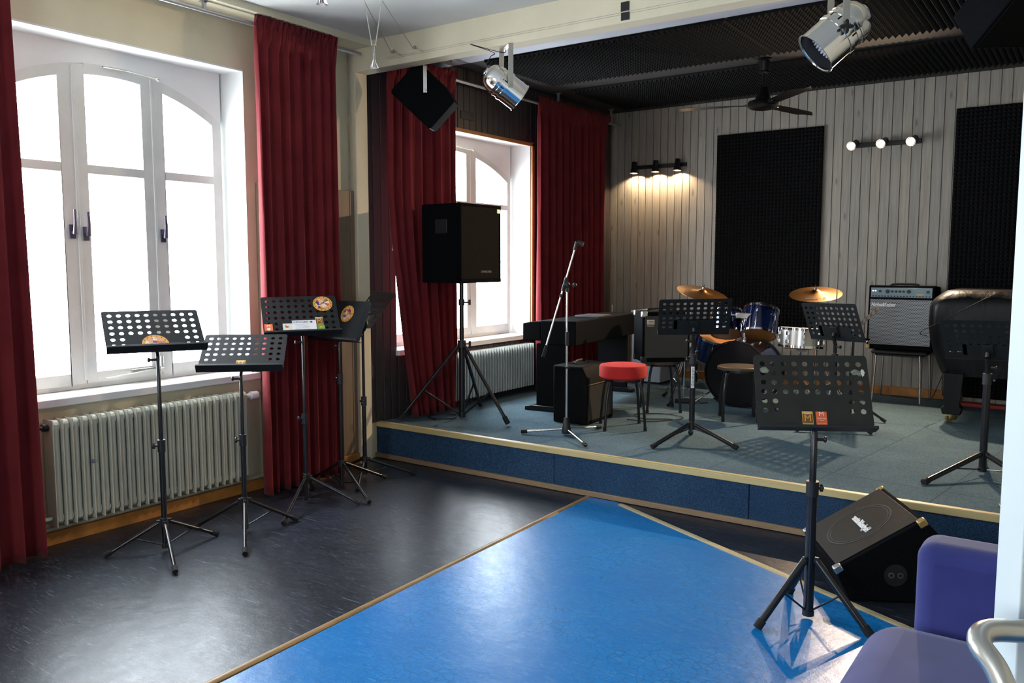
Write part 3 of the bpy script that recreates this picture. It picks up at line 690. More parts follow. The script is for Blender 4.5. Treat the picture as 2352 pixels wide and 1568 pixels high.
sheet('white printed sheet headed in capitals, resting on a perforated stand', .015, .150, .118, M_paper, .006,
    (lambda s: tx(s, -.010, .103, .021, 'OHRWURM', M_dark_ink, .0072, .95), lambda s: [ln(s, 0, .085-.010*k, .10-.02*(k % 2), .0016, M_grey_ink, .0069) for k in range(5)],
     lambda s: ln(s, .060, .103, .014, .014, M_card_b, .0069)))
t_ = thing('paper_sheet', 'cream card with a small round picture, left of the white printed sheet', 'paper'); b = MB(); b.T = T3; b.box((.003, -.118, .001), (.0038, -.058, .098)); s_ = b.build('page', M_paper2, t_, smooth=False)
b = MB(); b.T = T3; b.prism([(-.092+.013*math.cos(k*PI/10), .075+.013*math.sin(k*PI/10)) for k in range(20)], .0038, .0043, 'x'); b.build('print', M_sticker, s_, smooth=False)

# front stand on the blue floor
def worn(y, z, w_, h_, m=None): 
    def f(t, T, w, h):
        b = MB(); b.T = T; rr = random.Random(int(y*1000)+3); n = 14
        pts = [(y+w_/2*math.cos(2*PI*k/n)*rr.uniform(.7, 1.15), z+h_/2*math.sin(2*PI*k/n)*rr.uniform(.7, 1.15)) for k in range(n)]
        b.prism(pts, .0002, .0006, 'x'); o = b.build('tape_residue', m or M_pastel, t, smooth=False); o['label'] = 'worn patch of old tape'
    return f
music_stand('front music stand beside the wedge monitor, worn desk with yellow and red M cards', (-.958, 3.605), R(-61.2), R(27.9), .004, .481, .341, .842,
    [(-1.101, 3.37), (-.697, 3.57), (-1.108, 3.84)], .27, .585, dm=M_deskw, ch=.0428, leg_r=.0155, pole_r=.0215, stickers=(card_M_yellow(-.030, .052, 1.02), card_M_orange(.027, .052, 1.02), worn(-.197, .268, .045, .030), worn(.188, .262, .045, .028), worn(.217, .262, .018, .036, M_paper2)), knob_side=1)
# stands on the stage
lab = music_stand('perforated music stand seen from behind at centre stage, pale label down its pole', (-2.276, 5.421), R(119.7), R(35.7), -.028, .485, .312, 1.051-SZ,
    [(-2.428, 5.113), (-1.941, 5.407), (-2.40, 5.70)], .135, .60, SZ, ch=.0405, leg_r=.0145, pole_r=.0200, pole_lo=.10, brace=True, knob_side=1)
b = MB(); Rl = Matrix.Rotation(-R(119.7), 4, 'Z'); d = (Rl @ Vector((2.276, -5.421, 0))).normalized(); Ml = frame((d.x*.0205, d.y*.0205, .47), (d.x, d.y, 0), (0, 0, 1)); b.T = Ml
b.box((-.004, -.0115, -.075), (.0008, .0115, .075)); o = b.build('pole_label', M_paper, lab, bev=.001); o['label'] = 'white label with dark lettering'
text('thomann', .036, M_dark_ink, o, Ml @ face((.0010, 0, 0), (1, 0, 0), (0, -1, 0)), ext=.0003)
music_stand('perforated music stand seen from behind on stage, left of the chair with the large amplifier', (-1.598, 6.505), R(66.3), R(23.7), -.027, .488, .31, .962-SZ,
    [(-1.795, 6.258), (-1.308, 6.465), (-1.66, 6.80)], .19, .55, SZ, ch=.043, leg_r=.0145, pole_r=.0195, brace=False, knob_side=-1)
music_stand('black music stand with desk turned edge-on, behind another stand near the large amplifier', (-1.60, 7.05), R(-167), R(44), 0, .48, .31, .97-SZ,
    [(-1.80, 6.83), (-1.32, 7.0), (-1.62, 7.35)], .16, .45, SZ, brace=False)
music_stand('perforated music stand at the right of the stage before the covered piano', (-.508, 5.61), R(86.6), R(37.5), -.03, .470, .305, .975-SZ,
    [(-.755, 5.165), (-.17, 5.33), (-.55, 6.05)], .125, .58, SZ, ch=.042, leg_r=.0155, pole_r=.0215, knob_side=-1)
# leg of one more stand cut by the right edge
music_stand('black music stand mostly hidden by the door at right, only one thick leg showing', (-.10, 5.62), R(80), R(30), 0, .48, .31, .72,
    [(-.37, 5.34), (.25, 5.50), (-.05, 5.98)], .42, .60, SZ, leg_r=.0135, pole_r=.0165, brace=False)

# ------------------------------------------------------------------ microphone stand
t = thing('microphone_stand', 'chrome microphone boom stand with empty clip, standing on the stage', 'microphone stand', (-3.145, 5.165, SZ), 0)
o3 = Vector((-3.145, 5.165, SZ)); W3 = lambda x, y, z: Vector((x, y, z))-o3
b = MB(); b.lathe([(.001, .012), (.032, .012), (.036, .035), (.028, .07), (.018, .125), (.014, .13), (.001, .13)], 20); b.build('base_hub', M_plastic, t)
for f in ((-3.438, 5.004), (-2.82, 4.886), (-3.045, 5.50)):
    d = W3(*f, SZ); u = Vector((d.x, d.y, 0)); b = MB(); b.tube([u.normalized()*.02+Vector((0, 0, .045)), u+Vector((0, 0, .016))], .0085, 12); lg = b.build('leg', M_silver, t)
    b = MB(); e = u+Vector((0, 0, .016)); b.tube([e, e-(u.normalized()*.045)+Vector((0, 0, .003))], .014, 12); b.build('rubber_foot', M_rubber, lg)
b = MB(); b.tube([(0, 0, .12), (0, 0, .74)], .0095, 14); b.build('lower_pole', M_silver, t)
b = MB(); b.tube([(0, 0, .72), (0, 0, 1.085)], .0072, 14); b.build('upper_pole', M_silver, t)
b = MB(); b.tube([(0, 0, .50), (.03, -.012, .50)], .005, 8); b.sphere((0, 0, .50), .013, 10); b.build('cable_clip', M_plastic, t)
b = MB(); b.tube([(0, 0, .66), (0, 0, .76)], .0125, 14); b.build('height_clutch', M_plastic, t)
top = Vector((0, 0, 1.10)); e1 = W3(-3.095, 5.215, 1.695); e0 = W3(-3.30, 5.085, .86); dd = (e1-e0).normalized()
b = MB(); b.sphere(top, .020, 14, (1, 1, 1.3)); b.tube([top-Vector((0, 0, .05)), top], .013, 12); b.tube([top, top+Vector((.045, .02, .0))], .007, 8); b.sphere(top+Vector((.05, .022, 0)), .017, 12); b.build('swivel_joint', M_plastic, t)
q = e0+(e1-e0)*((top-e0).dot(dd)/(e1-e0).length)
b = MB(); b.tube([e0+dd*.08, e1-dd*.04], .0065, 12); b.build('boom', M_silver, t)
b = MB(); b.tube([q-dd*.05, q+dd*.05], .0115, 12); b.tube([q-dd*.10, q-dd*.075], .010, 10); b.build('boom_clutch', M_plastic, t)
b = MB(); b.tube([e0, e0+dd*.09], [.012, .010], 12); b.build('counterweight', M_rubber, t)
b = MB(); b.tube([e1-dd*.06, e1-dd*.0], [.010, .014], 12); b.tube([e1, e1+Vector((.045, .012, -.016))], [.016, .019], 12); b.build('microphone_clip', M_plastic, t)

# second thin stand seen between the piano and the corner curtain
t = thing('microphone_stand', 'thin dark microphone stand rising behind the digital piano', 'microphone stand', (-4.15, 7.72, SZ))
b = MB(); b.tube([(0, 0, .03), (0, 0, .82)], .007, 10); b.build('pole', M_steel, t)
b = MB(); b.tube([(0, -.02, .36), (0, .02, .36)], .011, 10); b.build('clamp', M_plastic, t)
for k in range(3):
    q = 2*PI*k/3+.6; b = MB(); b.tube([(0, 0, .05), (.24*math.cos(q), .24*math.sin(q), .012)], .008, 8); b.build('leg', M_black, t)

# ------------------------------------------------------------------ speaker on a pole stand
bx, by = -4.18, 5.236
t = thing('speaker_stand', 'black tripod speaker stand before the stage window', 'speaker stand', (bx, by, SZ))
b = MB(); b.tube([(0, 0, .01), (0, 0, .62)], .024, 18); b.build('lower_pole', M_tube, t)
b = MB(); b.tube([(0, 0, .60), (0, 0, 1.104)], .0175, 18); b.build('upper_pole', M_tube, t)
b = MB(); b.tube([(0, 0, .58), (0, 0, .64)], .034, 18); b.tube([(0, 0, .92), (0, 0, .97)], .024, 18); b.build('collar', M_black, t)
for z in (.61, .945):
    b = MB(); b.tube([(0, 0, z), (.055, .035, z)], .006, 8); b.tube([(.055, .035, z-.022), (.055, .035, z+.022)], .010, 8); b.build('clamp_knob', M_black, t)
for f, k in (((-3.69, 5.19), 1), ((-4.50, 4.84), 1), ((-4.36, 5.72), 1)):
    d = Vector((f[0]-bx, f[1]-by, 0)); u = d.normalized(); tp = u*.035+Vector((0, 0, .59)); e = d+Vector((0, 0, .02))
    b = MB(); b.tube([tp, e], .0135, 12); lg = b.build('leg', M_tube, t)
    b = MB(); b.tube([e, e+(tp-e).normalized()*.06], .020, 12); b.build('rubber_foot', M_rubber, lg)
    m = tp.lerp(e, .60); b = MB(); b.tube([m, (u.x*.02, u.y*.02, .035)], .008, 8); b.build('brace', M_tube, t)
b = MB(); b.tube([(0, 0, .015), (0, 0, .05)], .032, 16); b.build('brace_collar', M_black, t)
# cabinet: local +X is its front
yaw = 0.0
t = thing('loudspeaker', 'big black loudspeaker with woven grille raised on the tripod pole', 'loudspeaker', (bx, by, 1.390), yaw)
F0 = .20; Y0 = -.26; Wd = .52; H = .61; D = .39
b = MB(); b.prism([(F0-.02, Y0), (F0-.02, Y0+Wd), (F0-D, Y0+Wd-.06), (F0-D, Y0+.0)], .0, H, 'z'); b.build('cabinet', M_tolex, t, bev=.012)
b = MB(); b.box((F0-.022, Y0, 0), (F0+.006, Y0+Wd, .03)); b.box((F0-.022, Y0, H-.02), (F0+.006, Y0+Wd, H)); b.box((F0-.022, Y0, 0), (F0+.004, Y0+.014, H)); b.box((F0-.022, Y0+Wd-.014, 0), (F0+.004, Y0+Wd, H)); b.build('front_rim', M_tolex, t, bev=.004)
b = MB(); b.box((F0-.02, Y0+.012, .03), (F0, Y0+Wd-.012, H-.02)); b.build('grille', M_grilles, t, bev=.002)
b = MB(); b.box((F0-.25, Y0-.004, .38), (F0-.13, Y0+.012, .49)); b.build('handle_recess', M_black, t, bev=.004)
b = MB(); b.cbox((F0+.002, Y0+Wd-.035, H-.045), (.010, .04, .035)); o = b.build('corner_guard', M_gold, t, bev=.003)
text('DYNACORD', .024, M_grey_ink, t, face((F0+.003, Y0+Wd*.62, .085), (1, 0, 0), (0, 0, 1)), ext=.0005)
b = MB(); b.tube([(0, 0, -.008), (0, 0, .003)], .05, 16); b.build('pole_cup', M_black, t)

# ------------------------------------------------------------------ hung speakers
def hung(name, label, c, axis, roll, dims, tilt=0):
    t = thing(name, label, 'loudspeaker', c)
    return t
# left: pivot axis points at the room, box rolled about it
t = thing('hanging_speaker', 'small black loudspeaker hung tilted from the beam before the stage curtain', 'loudspeaker', (-3.94, 4.80, 2.955))
n = Vector((.60, -.80, 0)); cc = Vector((-.185, -.02, -.195))
Mh = face(cc, n, (0, 0, 1)) @ Matrix.Rotation(R(-43), 4, 'Z') @ Matrix.Rotation(R(6), 4, 'X')
b = MB(); b.T = Mh; b.prism([(-.20, -.145), (.19, -.145), (.19, .115), (.08, .145), (-.20, .145)], -.15, .15, 'z'); b.build('cabinet', M_tolex, t, bev=.006)
b = MB(); b.T = Mh; b.box((-.19, -.155, -.14), (.18, -.144, .14)); b.build('grille', M_grilles, t)
b = MB(); pv = Mh @ Vector((-.02, .03, .16)); pu = Vector((pv.x, pv.y, 0)); M_ = face(pu, n, (0, 0, 1)); 
b.box((-.013, pv.z-.02, -.003), (.013, -.0, .003), M_); bk = Mh @ Vector((-.02, .03, -.16)); M2 = face(Vector((bk.x, bk.y, 0)), n, (0, 0, 1)); b.box((-.013, bk.z-.02, -.003), (.013, 0, .003), M2)
b.box((-.013, -.008, -.33), (.013, -.002, .003), M_); b.build('bracket', M_nickel, t, smooth=False)
b = MB(); b.tube([pv, pv+n*.02], .011, 10); b.build('bolt', M_steel, t)
b = MB(); b.box((-.05, -.19, .0), (.05, -.02, .27)); b.build('mount_block', M_black, t)
# right: large, cut by the top right corner
p2 = Vector((-.523, 4.30, 2.497)); rt_ = Vector((.8179, .5754, 0)); ff_ = Vector((-.5754, .8179, 0)); uz = Vector((0, 0, 1))
t = thing('hanging_speaker', 'large black loudspeaker hanging at the top right corner of the photo', 'loudspeaker', tuple(p2))
e2 = (rt_*.08+uz*.297-ff_*.45).normalized(); e1 = (rt_*-.035+uz*.166+ff_*.10); e1 = (e1-e2*e1.dot(e2)).normalized(); e3 = e1.cross(e2); e3 = e3 if e3.dot(rt_) > 0 else -e3
Mr = Matrix((e1, e2, e3)).transposed().to_4x4()
b = MB(); b.T = Mr; b.box((0, 0, 0), (.197, .50, .34)); b.build('cabinet', M_tolex, t, bev=.005)
b = MB(); b.T = Mr; b.box((-.006, .015, .015), (0, .485, .325)); b.build('grille', M_grilles, t)
pb = Mr @ Vector((.11, .30, -.004)); b = MB(); b.T = axisz(pb, e3); b.lathe([(.001, -.012), (.012, -.012), (.012, .006), (.001, .006)], 12); b.build('bolt', M_steel, t)
b = MB(); b.tube([Mr @ Vector((.197, .10, .17)), Mr @ Vector((.23, .10, .17)), Vector((.14, .22, .45))], .012, 8); b.build('bracket', M_nickel, t)

# ------------------------------------------------------------------ PAR cans
def par(label, c, d, piv, L, r, ztop, arm, knob_at=1, pos=.55):
    t = thing('spotlight_can', label, 'stage light', c)
    d = Vector(d).normalized(); M = axisz(-d*L*pos, d); s = r/.1
    prof = [(.001, 0), (.028*s, 0), (.030*s, .004), (.030*s, .012*s), (.048*s, .014*s), (.070*s, .027*s), (.086*s, .048*s), (.094*s, .072*s), (.098*s, .098*s), (.10*s, .101*s), (.10*s, .107*s), (.096*s, .108*s), (.097*s, L*.42), (.102*s, L*.425), (.102*s, L*.45), (.098*s, L*.455), (.098*s, L*.53), (.104*s, L*.535), (.104*s, L*.60), (.099*s, L*.605), (.10*s, L-.006), (.105*s, L-.004), (.105*s, L), (.099*s, L), (.096*s, L-.004), (.094*s, L*.78), (.001, L*.78)]
    b = MB(); b.lathe(prof, 40, M); b.build('housing', M_alu, t, angle=25)
    b = MB(); b.lathe([(.093*s, L*.782), (.093*s, L-.01)], 40, M); b.lathe([(.0928*s, L-.01), (.0928*s, L*.782)], 40, M); b.build('inner_liner', M_black, t)
    b = MB(); b.lathe([(.001, L*.81), (.07*s, L*.80), (.092*s, L*.79), (.092*s, L*.783)], 40, M)
    for k in range(5):
        for j in range(6*(k+1)): 
            q = 2*PI*j/(6*(k+1)); rr = .016*s*(k+1); p = M @ Vector((rr*math.cos(q), rr*math.sin(q), L*.81)); b.sphere(p, .006*s, 6)
    b.build('lens', M_lens, t)
    for j in range(12):
        b = MB(); q = 2*PI*j/12; P_ = M @ Matrix.Rotation(q, 4, 'Z'); b.box((.0955*s, -.004*s, .125*s), (.0985*s, .004*s, .16*s), P_); b.build('vent_slot', M_hole, t, smooth=False)
    p = Vector(piv).normalized(); wv = r+.012
    zt = ztop-c[2]
    b = MB()
    for sg in (-1, 1):
        o = p*wv*sg; m = face(o, p, (0, 0, 1)); b.box((-.017, -.02, -.002), (.017, zt, .002), m)
    m = face(p*wv, p, (0, 0, 1)); b.box((-.017, zt-.004, -2*wv), (.017, zt, .0), m); b.build('yoke', M_nickel, t, smooth=False, bev=.001)
    b = MB(); o = p*(wv+.003); m = face(o, p, (0, 0, 1))
    if knob_at == 2:
        pts = []
        for k in range(32):
            q = 2*PI*k/32; rr = .024+.012*math.cos(4*q); pts.append((rr*math.cos(q), rr*math.sin(q)))
        b.T = m; b.prism(pts, 0, .018, 'z'); b.build('knob', M_plastic, t, bev=.003)
    else: b.T = m; b.lathe([(.001, 0), (.010, 0), (.010, .008), (.001, .008)], 12); b.build('bolt', M_steel, t)
    b = MB(); o = -p*(wv+.003); m = face(o, -p, (0, 0, 1)); b.T = m; b.lathe([(.001, 0), (.012, 0), (.012, .015), (.001, .015)], 12); b.build('far_bolt', M_plastic, t)
    rear = -d*L*pos; pk = Vector((0, 0, zt)); side = Vector((-.10, -.02, 0))
    b = MB(); b.tube(smooth_poly([rear+Vector((0, 0, .03)), rear+Vector((.03, .02, .09)), rear*.6+Vector((.0, 0, zt*.62)), rear*.9+side*1.2+Vector((0, 0, zt*.75)), pk+Vector((-.03, 0, -.03)), pk+Vector((-.01, 0, -.004))]), .0028, 6); b.build('power_cord', M_plastic, t)
    return t
def scr_axes(p):
    v = (Vector(p)-Vector((0, 0, 1.55))).normalized(); r = v.cross(Vector((0, 0, 1))).normalized(); return r, r.cross(v), v
def pdir(p, a, b_, c_): r, u, v = scr_axes(p); return (r*a+u*b_+v*c_).normalized()
def piv(d, p):
    r, u, v = scr_axes(p); q = Vector((d.y, -d.x, 0)).normalized(); return q if q.dot(v) < 0 else -q
pc1 = (-3.245, 4.545, 2.690); pd1 = pdir(pc1, .80, -.60, .12); pc2 = (-1.150, 4.50, 2.700); pd2 = pdir(pc2, -.72, -.60, -.38)
par('silver spotlight can hung from the beam beside the small hung speaker, lens turned away', pc1, pd1, piv(pd1, pc1), .285, .094, 2.945, 1, 1, .60)
par('larger silver spotlight can at top right, LED lens facing down left', pc2, pd2, piv(pd2, pc2), .325, .112, 2.945, 1, 2, .55)

# ------------------------------------------------------------------ ceiling fan
t = thing('ceiling_fan', 'black three-blade ceiling fan hanging over the back of the stage', 'ceiling fan', (-2.36, 6.98, ZS))
b = MB(); b.lathe([(.001, 0), (.062, 0), (.062, -.012), (.048, -.02), (.040, -.10), (.045, -.105), (.045, -.115), (.001, -.115)], 28); b.build('canopy', M_gloss, t)
b = MB(); b.tube([(0, 0, -.10), (0, 0, -.26)], .012, 12); b.build('downrod', M_gloss, t)
b = MB(); b.lathe([(.001, -.235), (.035, -.235), (.048, -.26), (.062, -.335), (.062, -.34), (.118, -.345), (.125, -.36), (.125, -.39), (.10, -.405), (.06, -.415), (.001, -.415)], 32); b.build('motor', M_gloss, t)
for k in range(3):
    q = R(194.6)+2*PI*k/3; Mq = Matrix.Rotation(q, 4, 'Z') @ Matrix.Translation((0, 0, -.375)) @ Matrix.Rotation(R(-10), 4, 'X')
    b = MB(); b.T = Mq; b.box((.09, -.02, -.006), (.20, .02, .0)); b.tube([(.14, 0, .0), (.14, 0, .012)], .006, 8)
    iron = b.build('blade_iron', M_gloss, t, bev=.002)
    b = MB(); b.T = Mq; n = 14; up = []; dn = []
    for i in range(n+1):
        u = i/n; x = .15+.57*u; hw = .045+.028*math.sin(PI*min(1, u*1.05)*.55) - (.05*max(0, u-.86)/.14 if u > .86 else 0); up.append((x, hw, .012*math.sin(u*2))); dn.append((x, -hw*.9, -.014*u))
    vs = up+dn; m_ = n+1; fs = [(i, i+1, m_+i+1, m_+i) for i in range(n)]
    b.add(vs, fs); b.add([(v[0], v[1], v[2]+.005) for v in vs], [tuple(reversed(f)) for f in fs]); loop = list(range(m_))+[m_+i for i in range(n, -1, -1)]; L_ = len(loop)
    b.add([vs[i] for i in loop]+[(vs[i][0], vs[i][1], vs[i][2]+.005) for i in loop], [(i, (i+1) % L_, L_+(i+1) % L_, L_+i) for i in range(L_)])
    b.build('blade', M_gloss, t)

# ------------------------------------------------------------------ halogen cable lights
A = [Vector((-4.18, 4.487, 3.03)), Vector((-3.976, 4.487, 3.028))]; Dr = Vector((.62, -.784, 0)).normalized()
dirs = []
wire_pts = [(A[0], Vector((-3.498, 3.508, 3.03))), (A[1], Vector((-3.413, 3.568, 3.03)))]
dv = [((q-p).normalized()) for p, q in wire_pts]
for i, (p, q) in enumerate(wire_pts):
    t = thing('lamp_wire', ('thin steel lamp wire anchored lower and further left on the cream beam', 'thin steel lamp wire anchored to the right of its twin on the cream beam')[i], 'wire', tuple(p))
    e = Vector((-1.55+(0, .12)[i], .55, 3.03))
    b = MB(); b.tube([(0, -.03, 0), q-p, e-p], .0026, 6); b.build('cable', M_steel, t)
    b = MB(); b.tube([(0, 0, 0), (0, -.03, 0)], .005, 8); u = (q-p).normalized(); b.tube([u*.03, u*.10], .006, 8); b.tube([u*.06+Vector((.0, 0, .0)), u*.06+Vector((.03, .0, -.02)), u*.05+Vector((.06, .02, -.035))], .002, 6); b.sphere(u*.04, .009, 8); b.build('turnbuckle', M_steel, t)
def halogen(label, top, drop):
    t = thing('pendant_lamp', label, 'lamp', top)
    b = MB(); s = .05; u = Vector((.75, .66, 0)).normalized()
    b.tube([u*-s, (u*-.01)+Vector((0, 0, -drop))], .003, 6); b.tube([u*s, (u*.01)+Vector((0, 0, -drop))], .003, 6); b.build('rods', M_steel, t)
    b = MB(); b.tube([(0, 0, -drop+.004), (0, 0, -drop-.004)], .020, 14, flat=.5); b.tube([(0, 0, -drop-.05), (0, 0, -drop-.08)], .008, 8); b.tube([(-.006, 0, -drop), (-.006, 0, -drop-.05)], .002, 6); b.tube([(.006, 0, -drop), (.006, 0, -drop-.05)], .002, 6); b.build('socket', M_steel, t)
    b = MB(); z = -drop-.078; b.lathe([(.007, z), (.010, z-.012), (.014, z-.02), (.025, z-.045), (.0255, z-.047), (.001, z-.047)], 24); b.build('reflector_bulb', M_bulbglass, t)
    return t
halogen('clear halogen pendant bulb hanging in front of the beam at the ceiling corner', (-3.455, 3.54, 3.03), .25)
halogen('clear halogen pendant bulb cut off by the top edge of the photo', (-2.79, 2.55, 3.03), .255)

# tape patches on the beam, sticker on boards
b = MB(); b.box((-2.376, 4.4835, 3.01), (-2.322, 4.4865, 3.062)); b.box((-2.374, 4.4835, 2.958), (-2.320, 4.4865, 3.002)); tag(b.build('tape_patch', M_tape, smooth=False), 'black tape patch stuck on the cream beam face', 'tape')
b = MB()
for z in (3.004, 2.992): b.tube([(XW+.4, 4.485, z), (-1.5, 4.485, z-.0)], .0012, 5)
tag(b.build('thin_cord', M_pipe), 'pair of thin cords stretched along the cream beam face', 'cord')

# ------------------------------------------------------------------ acoustic foam
def pyramid_sheet(b, nx, ny, p, h, base, place):
    """place(u, v, w) maps sheet coordinates to space"""
    vs = []; fs = []
    for i in range(nx):
        for j in range(ny):
            n = len(vs); vs += [place(i*p, j*p, base), place((i+1)*p, j*p, base), place((i+1)*p, (j+1)*p, base), place(i*p, (j+1)*p, base), place((i+.5)*p, (j+.5)*p, base+h)]
            fs += [(n, n+1, n+4), (n+1, n+2, n+4), (n+2, n+3, n+4), (n+3, n, n+4)]
    b.add(vs, fs)
def wall_foam(label, x0, x1, z0, z1, p=.036):
    nx = round((x1-x0)/p); nz = round((z1-z0)/p); y = YB-.02
    b = MB(); pyramid_sheet(b, nx, nz, p, .028, .03, lambda u, v, w: (x0+u, y-w, z0+v)); b.box((x0, y-.03, z0), (x0+nx*p, y-.002, z0+nz*p))
    tag(b.build('acoustic_foam', M_foam, smooth=False), label, 'acoustic foam')
wall_foam('tall black foam panel on the boarded wall behind the drum kit', -3.355, -2.265, .82, 2.885)
wall_foam('black foam panel on the back wall behind the covered piano at right', -1.125, .35, .325, 2.915)
def ceil_foam(label, x0, x1, y0, y1, p=.045, z=ZS):
    nx = round((x1-x0)/p); ny = round((y1-y0)/p)
    b = MB(); pyramid_sheet(b, nx, ny, p, .030, .016, lambda u, v, w: (x0+u, y0+v, z-w)); b.box((x0, y0, z-.016), (x0+nx*p, y0+ny*p, z-.001))
    tag(b.build('acoustic_foam', M_foamc, smooth=False), label, 'acoustic foam')
ceil_foam('grey foam sheet on the stage ceiling nearest the beam, left half', -4.28, -2.20, 5.68, 6.74)
ceil_foam('grey foam sheet on the stage ceiling nearest the beam, right half', -2.19, 1.4, 5.68, 6.74)
ceil_foam('grey foam sheet on the stage ceiling behind the fan, towards the back wall', -4.30, 1.4, 7.12, 8.25)

# ------------------------------------------------------------------ wall spot bars
def wall_spots(label, xs, z, lit, x0, x1):
    t = thing('wall_spotlights', label, 'wall lamp', ((x0+x1)/2, YB-.018, z)); ox = (x0+x1)/2
    b = MB(); b.box((x0-ox, -.022, -.022), (x1-ox, 0, .022)); b.build('bar', M_black, t, bev=.004)
    for x in xs:
        p = Vector((x-ox, -.03, 0))
        if lit: d = Vector((-.18, -1, -.42)).normalized()
        else: d = Vector((0, -.10, -1)).normalized()
        c = p+Vector((0, -.055, .012))
        b = MB(); b.tube([p+Vector((0, .01, 0)), c], .007, 8); M = axisz(c-d*.045, d); b.lathe([(.001, 0), (.024, 0), (.028, .006), (.029, .075), (.045, .125), (.043, .125), (.027, .076), (.001, .072)], 24, M); hd = b.build('lamp_head', M_black, t)
        b = MB(); bc = c-d*.045+d*(.115 if lit else .055); b.sphere(bc, (.030 if lit else .020), 16, (1, 1, 1)); b.build('bulb', M_bulb, hd)
        o = Vector((ox, YB-.018, z))+bc+d*.05
        if lit: light('lamp_light', 'SPOT', o, 520 if x == xs[-1] else 70, (1, .74, .50), Vector((-.10, -1, -.62)), spot_size=R(128), spot_blend=1.0, shadow_soft_size=.03)
        else: light('lamp_light', 'SPOT', o+d*.0, 18, WARM, Vector((0, .16, -1)), spot_size=R(135), spot_blend=.3, shadow_soft_size=.018)
    return t
wall_spots('black three-head wall spot bar pointing down, warm pools on the boards', (-4.29, -4.03, -3.775), 2.60, False, -4.33, -3.70)
wall_spots('three-head wall spot bar with glaring bulbs facing the room', (-1.97, -1.71, -1.455), 2.66, True, -2.02, -1.40)

# ------------------------------------------------------------------ digital piano
t = thing('digital_piano', 'black digital piano on the stage seen from its back, before the window', 'piano', (-3.80, 6.60, SZ), R(6))
b = MB(); b.prism([(-.13, .57), (.20, .57), (.20, .775), (-.13, .775)], -.69, .69, 'y'); b.build('body', M_satin, t, bev=.008)
b = MB(); b.prism([(-.30, .60), (-.13, .60), (-.13, .765), (-.22, .76), (-.30, .745)], -.69, .69, 'y'); b.build('key_lid', M_satin, t, bev=.006)
for s in (-1, 1):
    b = MB(); b.box((-.17, s*.665-.02, .04), (.13, s*.665+.02, .575)); b.build('side_panel', M_satin, t, bev=.004)
    b = MB(); b.prism([(-.27, 0), (.20, 0), (.20, .03), (.13, .045), (-.21, .045), (-.27, .03)], s*.665-.045, s*.665+.045, 'y'); b.build('foot', M_gloss, t, bev=.005)
b = MB(); b.box((.10, -.65, .13), (.12, .65, .30)); b.build('back_board', M_satin, t, bev=.002)
b = MB(); b.box((-.10, -.15, .02), (.02, .15, .07)); b.build('pedal_box', M_satin, t, bev=.004)
b = MB(); b.box((-3.83, 6.42, 1.0625), (-3.60, 6.72, 1.078), Matrix.Translation((-3.7, 6.5, 0)) @ Matrix.Rotation(R(6), 4, 'Z') @ Matrix.Translation((3.7, -6.5, 0))); tag(b.build('music_book', M_book, bev=.002), 'thin dark music book lying on top of the digital piano', 'book')

# keyboard amp / case in front
t = thing('combo_amplifier', 'black combo amplifier on the stage floor left of the red stool', 'amplifier', (-3.32, 5.78, SZ), R(2))
b = MB(); b.prism([(-.19, 0), (.115, 0), (.115, .36), (.07, .455), (-.19, .455)], -.23, .23, 'y'); b.build('cabinet', M_case, t, bev=.012)
b = MB(); b.box((-.12, -.10, .456), (-.04, .10, .462)); b.tube(smooth_poly([(-.08, -.09, .46), (-.08, -.05, .478), (-.08, .05, .478), (-.08, .09, .46)]), .009, 8); b.build('handle', M_plastic, t)
b = MB(); b.box((.113, -.21, .31), (.118, .21, .316)); b.build('trim_line', M_gold, t)
b = MB(); b.box((.113, -.20, .03), (.117, .20, .30)); b.build('grille', M_grille2, t)

# ------------------------------------------------------------------ stools
def stool(label, c, yaw, seat_m, thick, r, h, legr, fr, name='stool', shadow=0):
    t = thing(name, label, 'stool', (c[0], c[1], SZ), yaw)
    b = MB(); b.lathe([(.001, h-thick), (r*.93, h-thick), (r, h-thick+.012 if thick > .05 else h-thick+.004), (r, h-.02 if thick > .05 else h-.006), (r*.95, h-.005 if thick > .05 else h-.001), (r*.8, h), (.001, h)], 40); b.build('seat', seat_m, t)
    b = MB(); b.lathe([(r*.62, h-thick-.002), (r*.75, h-thick-.002), (r*.75, h-thick-.018), (r*.62, h-thick-.018), (r*.62, h-thick-.002)], 28); b.build('seat_ring', M_black, t)
    for k in range(4):
        q = PI/4+k*PI/2; u = Vector((math.cos(q), math.sin(q), 0)); z = h-thick-.01
        b = MB(); b.tube(smooth_poly([u*r*.3+Vector((0, 0, z)), u*r*.75+Vector((0, 0, z)), u*(r*.93)+Vector((0, 0, z-.045)), u*(r+.01)+Vector((0, 0, z*.6)), u*fr+Vector((0, 0, .012))], 6), legr, 10); lg = b.build('leg', M_tube, t)
        b = MB(); b.tube([u*fr+Vector((0, 0, 0)), u*fr+Vector((0, 0, .03))], legr+.003, 10); b.build('foot_cap', M_rubber, lg)
    return t
stool('round stool with thick bright red upholstered seat on thin black legs', (-2.945, 5.665), R(35), M_red, .105, .182, .490, .0105, .215)
stool('dark round stool carrying the medium amplifier with square badge', (-3.03, 6.52), R(38), M_stool, .03, .17, .435, .011, .20)
stool('dark round stool standing empty in front of the bass drum', (-2.33, 6.50), R(26), M_stool, .03, .175, .435, .012, .19)

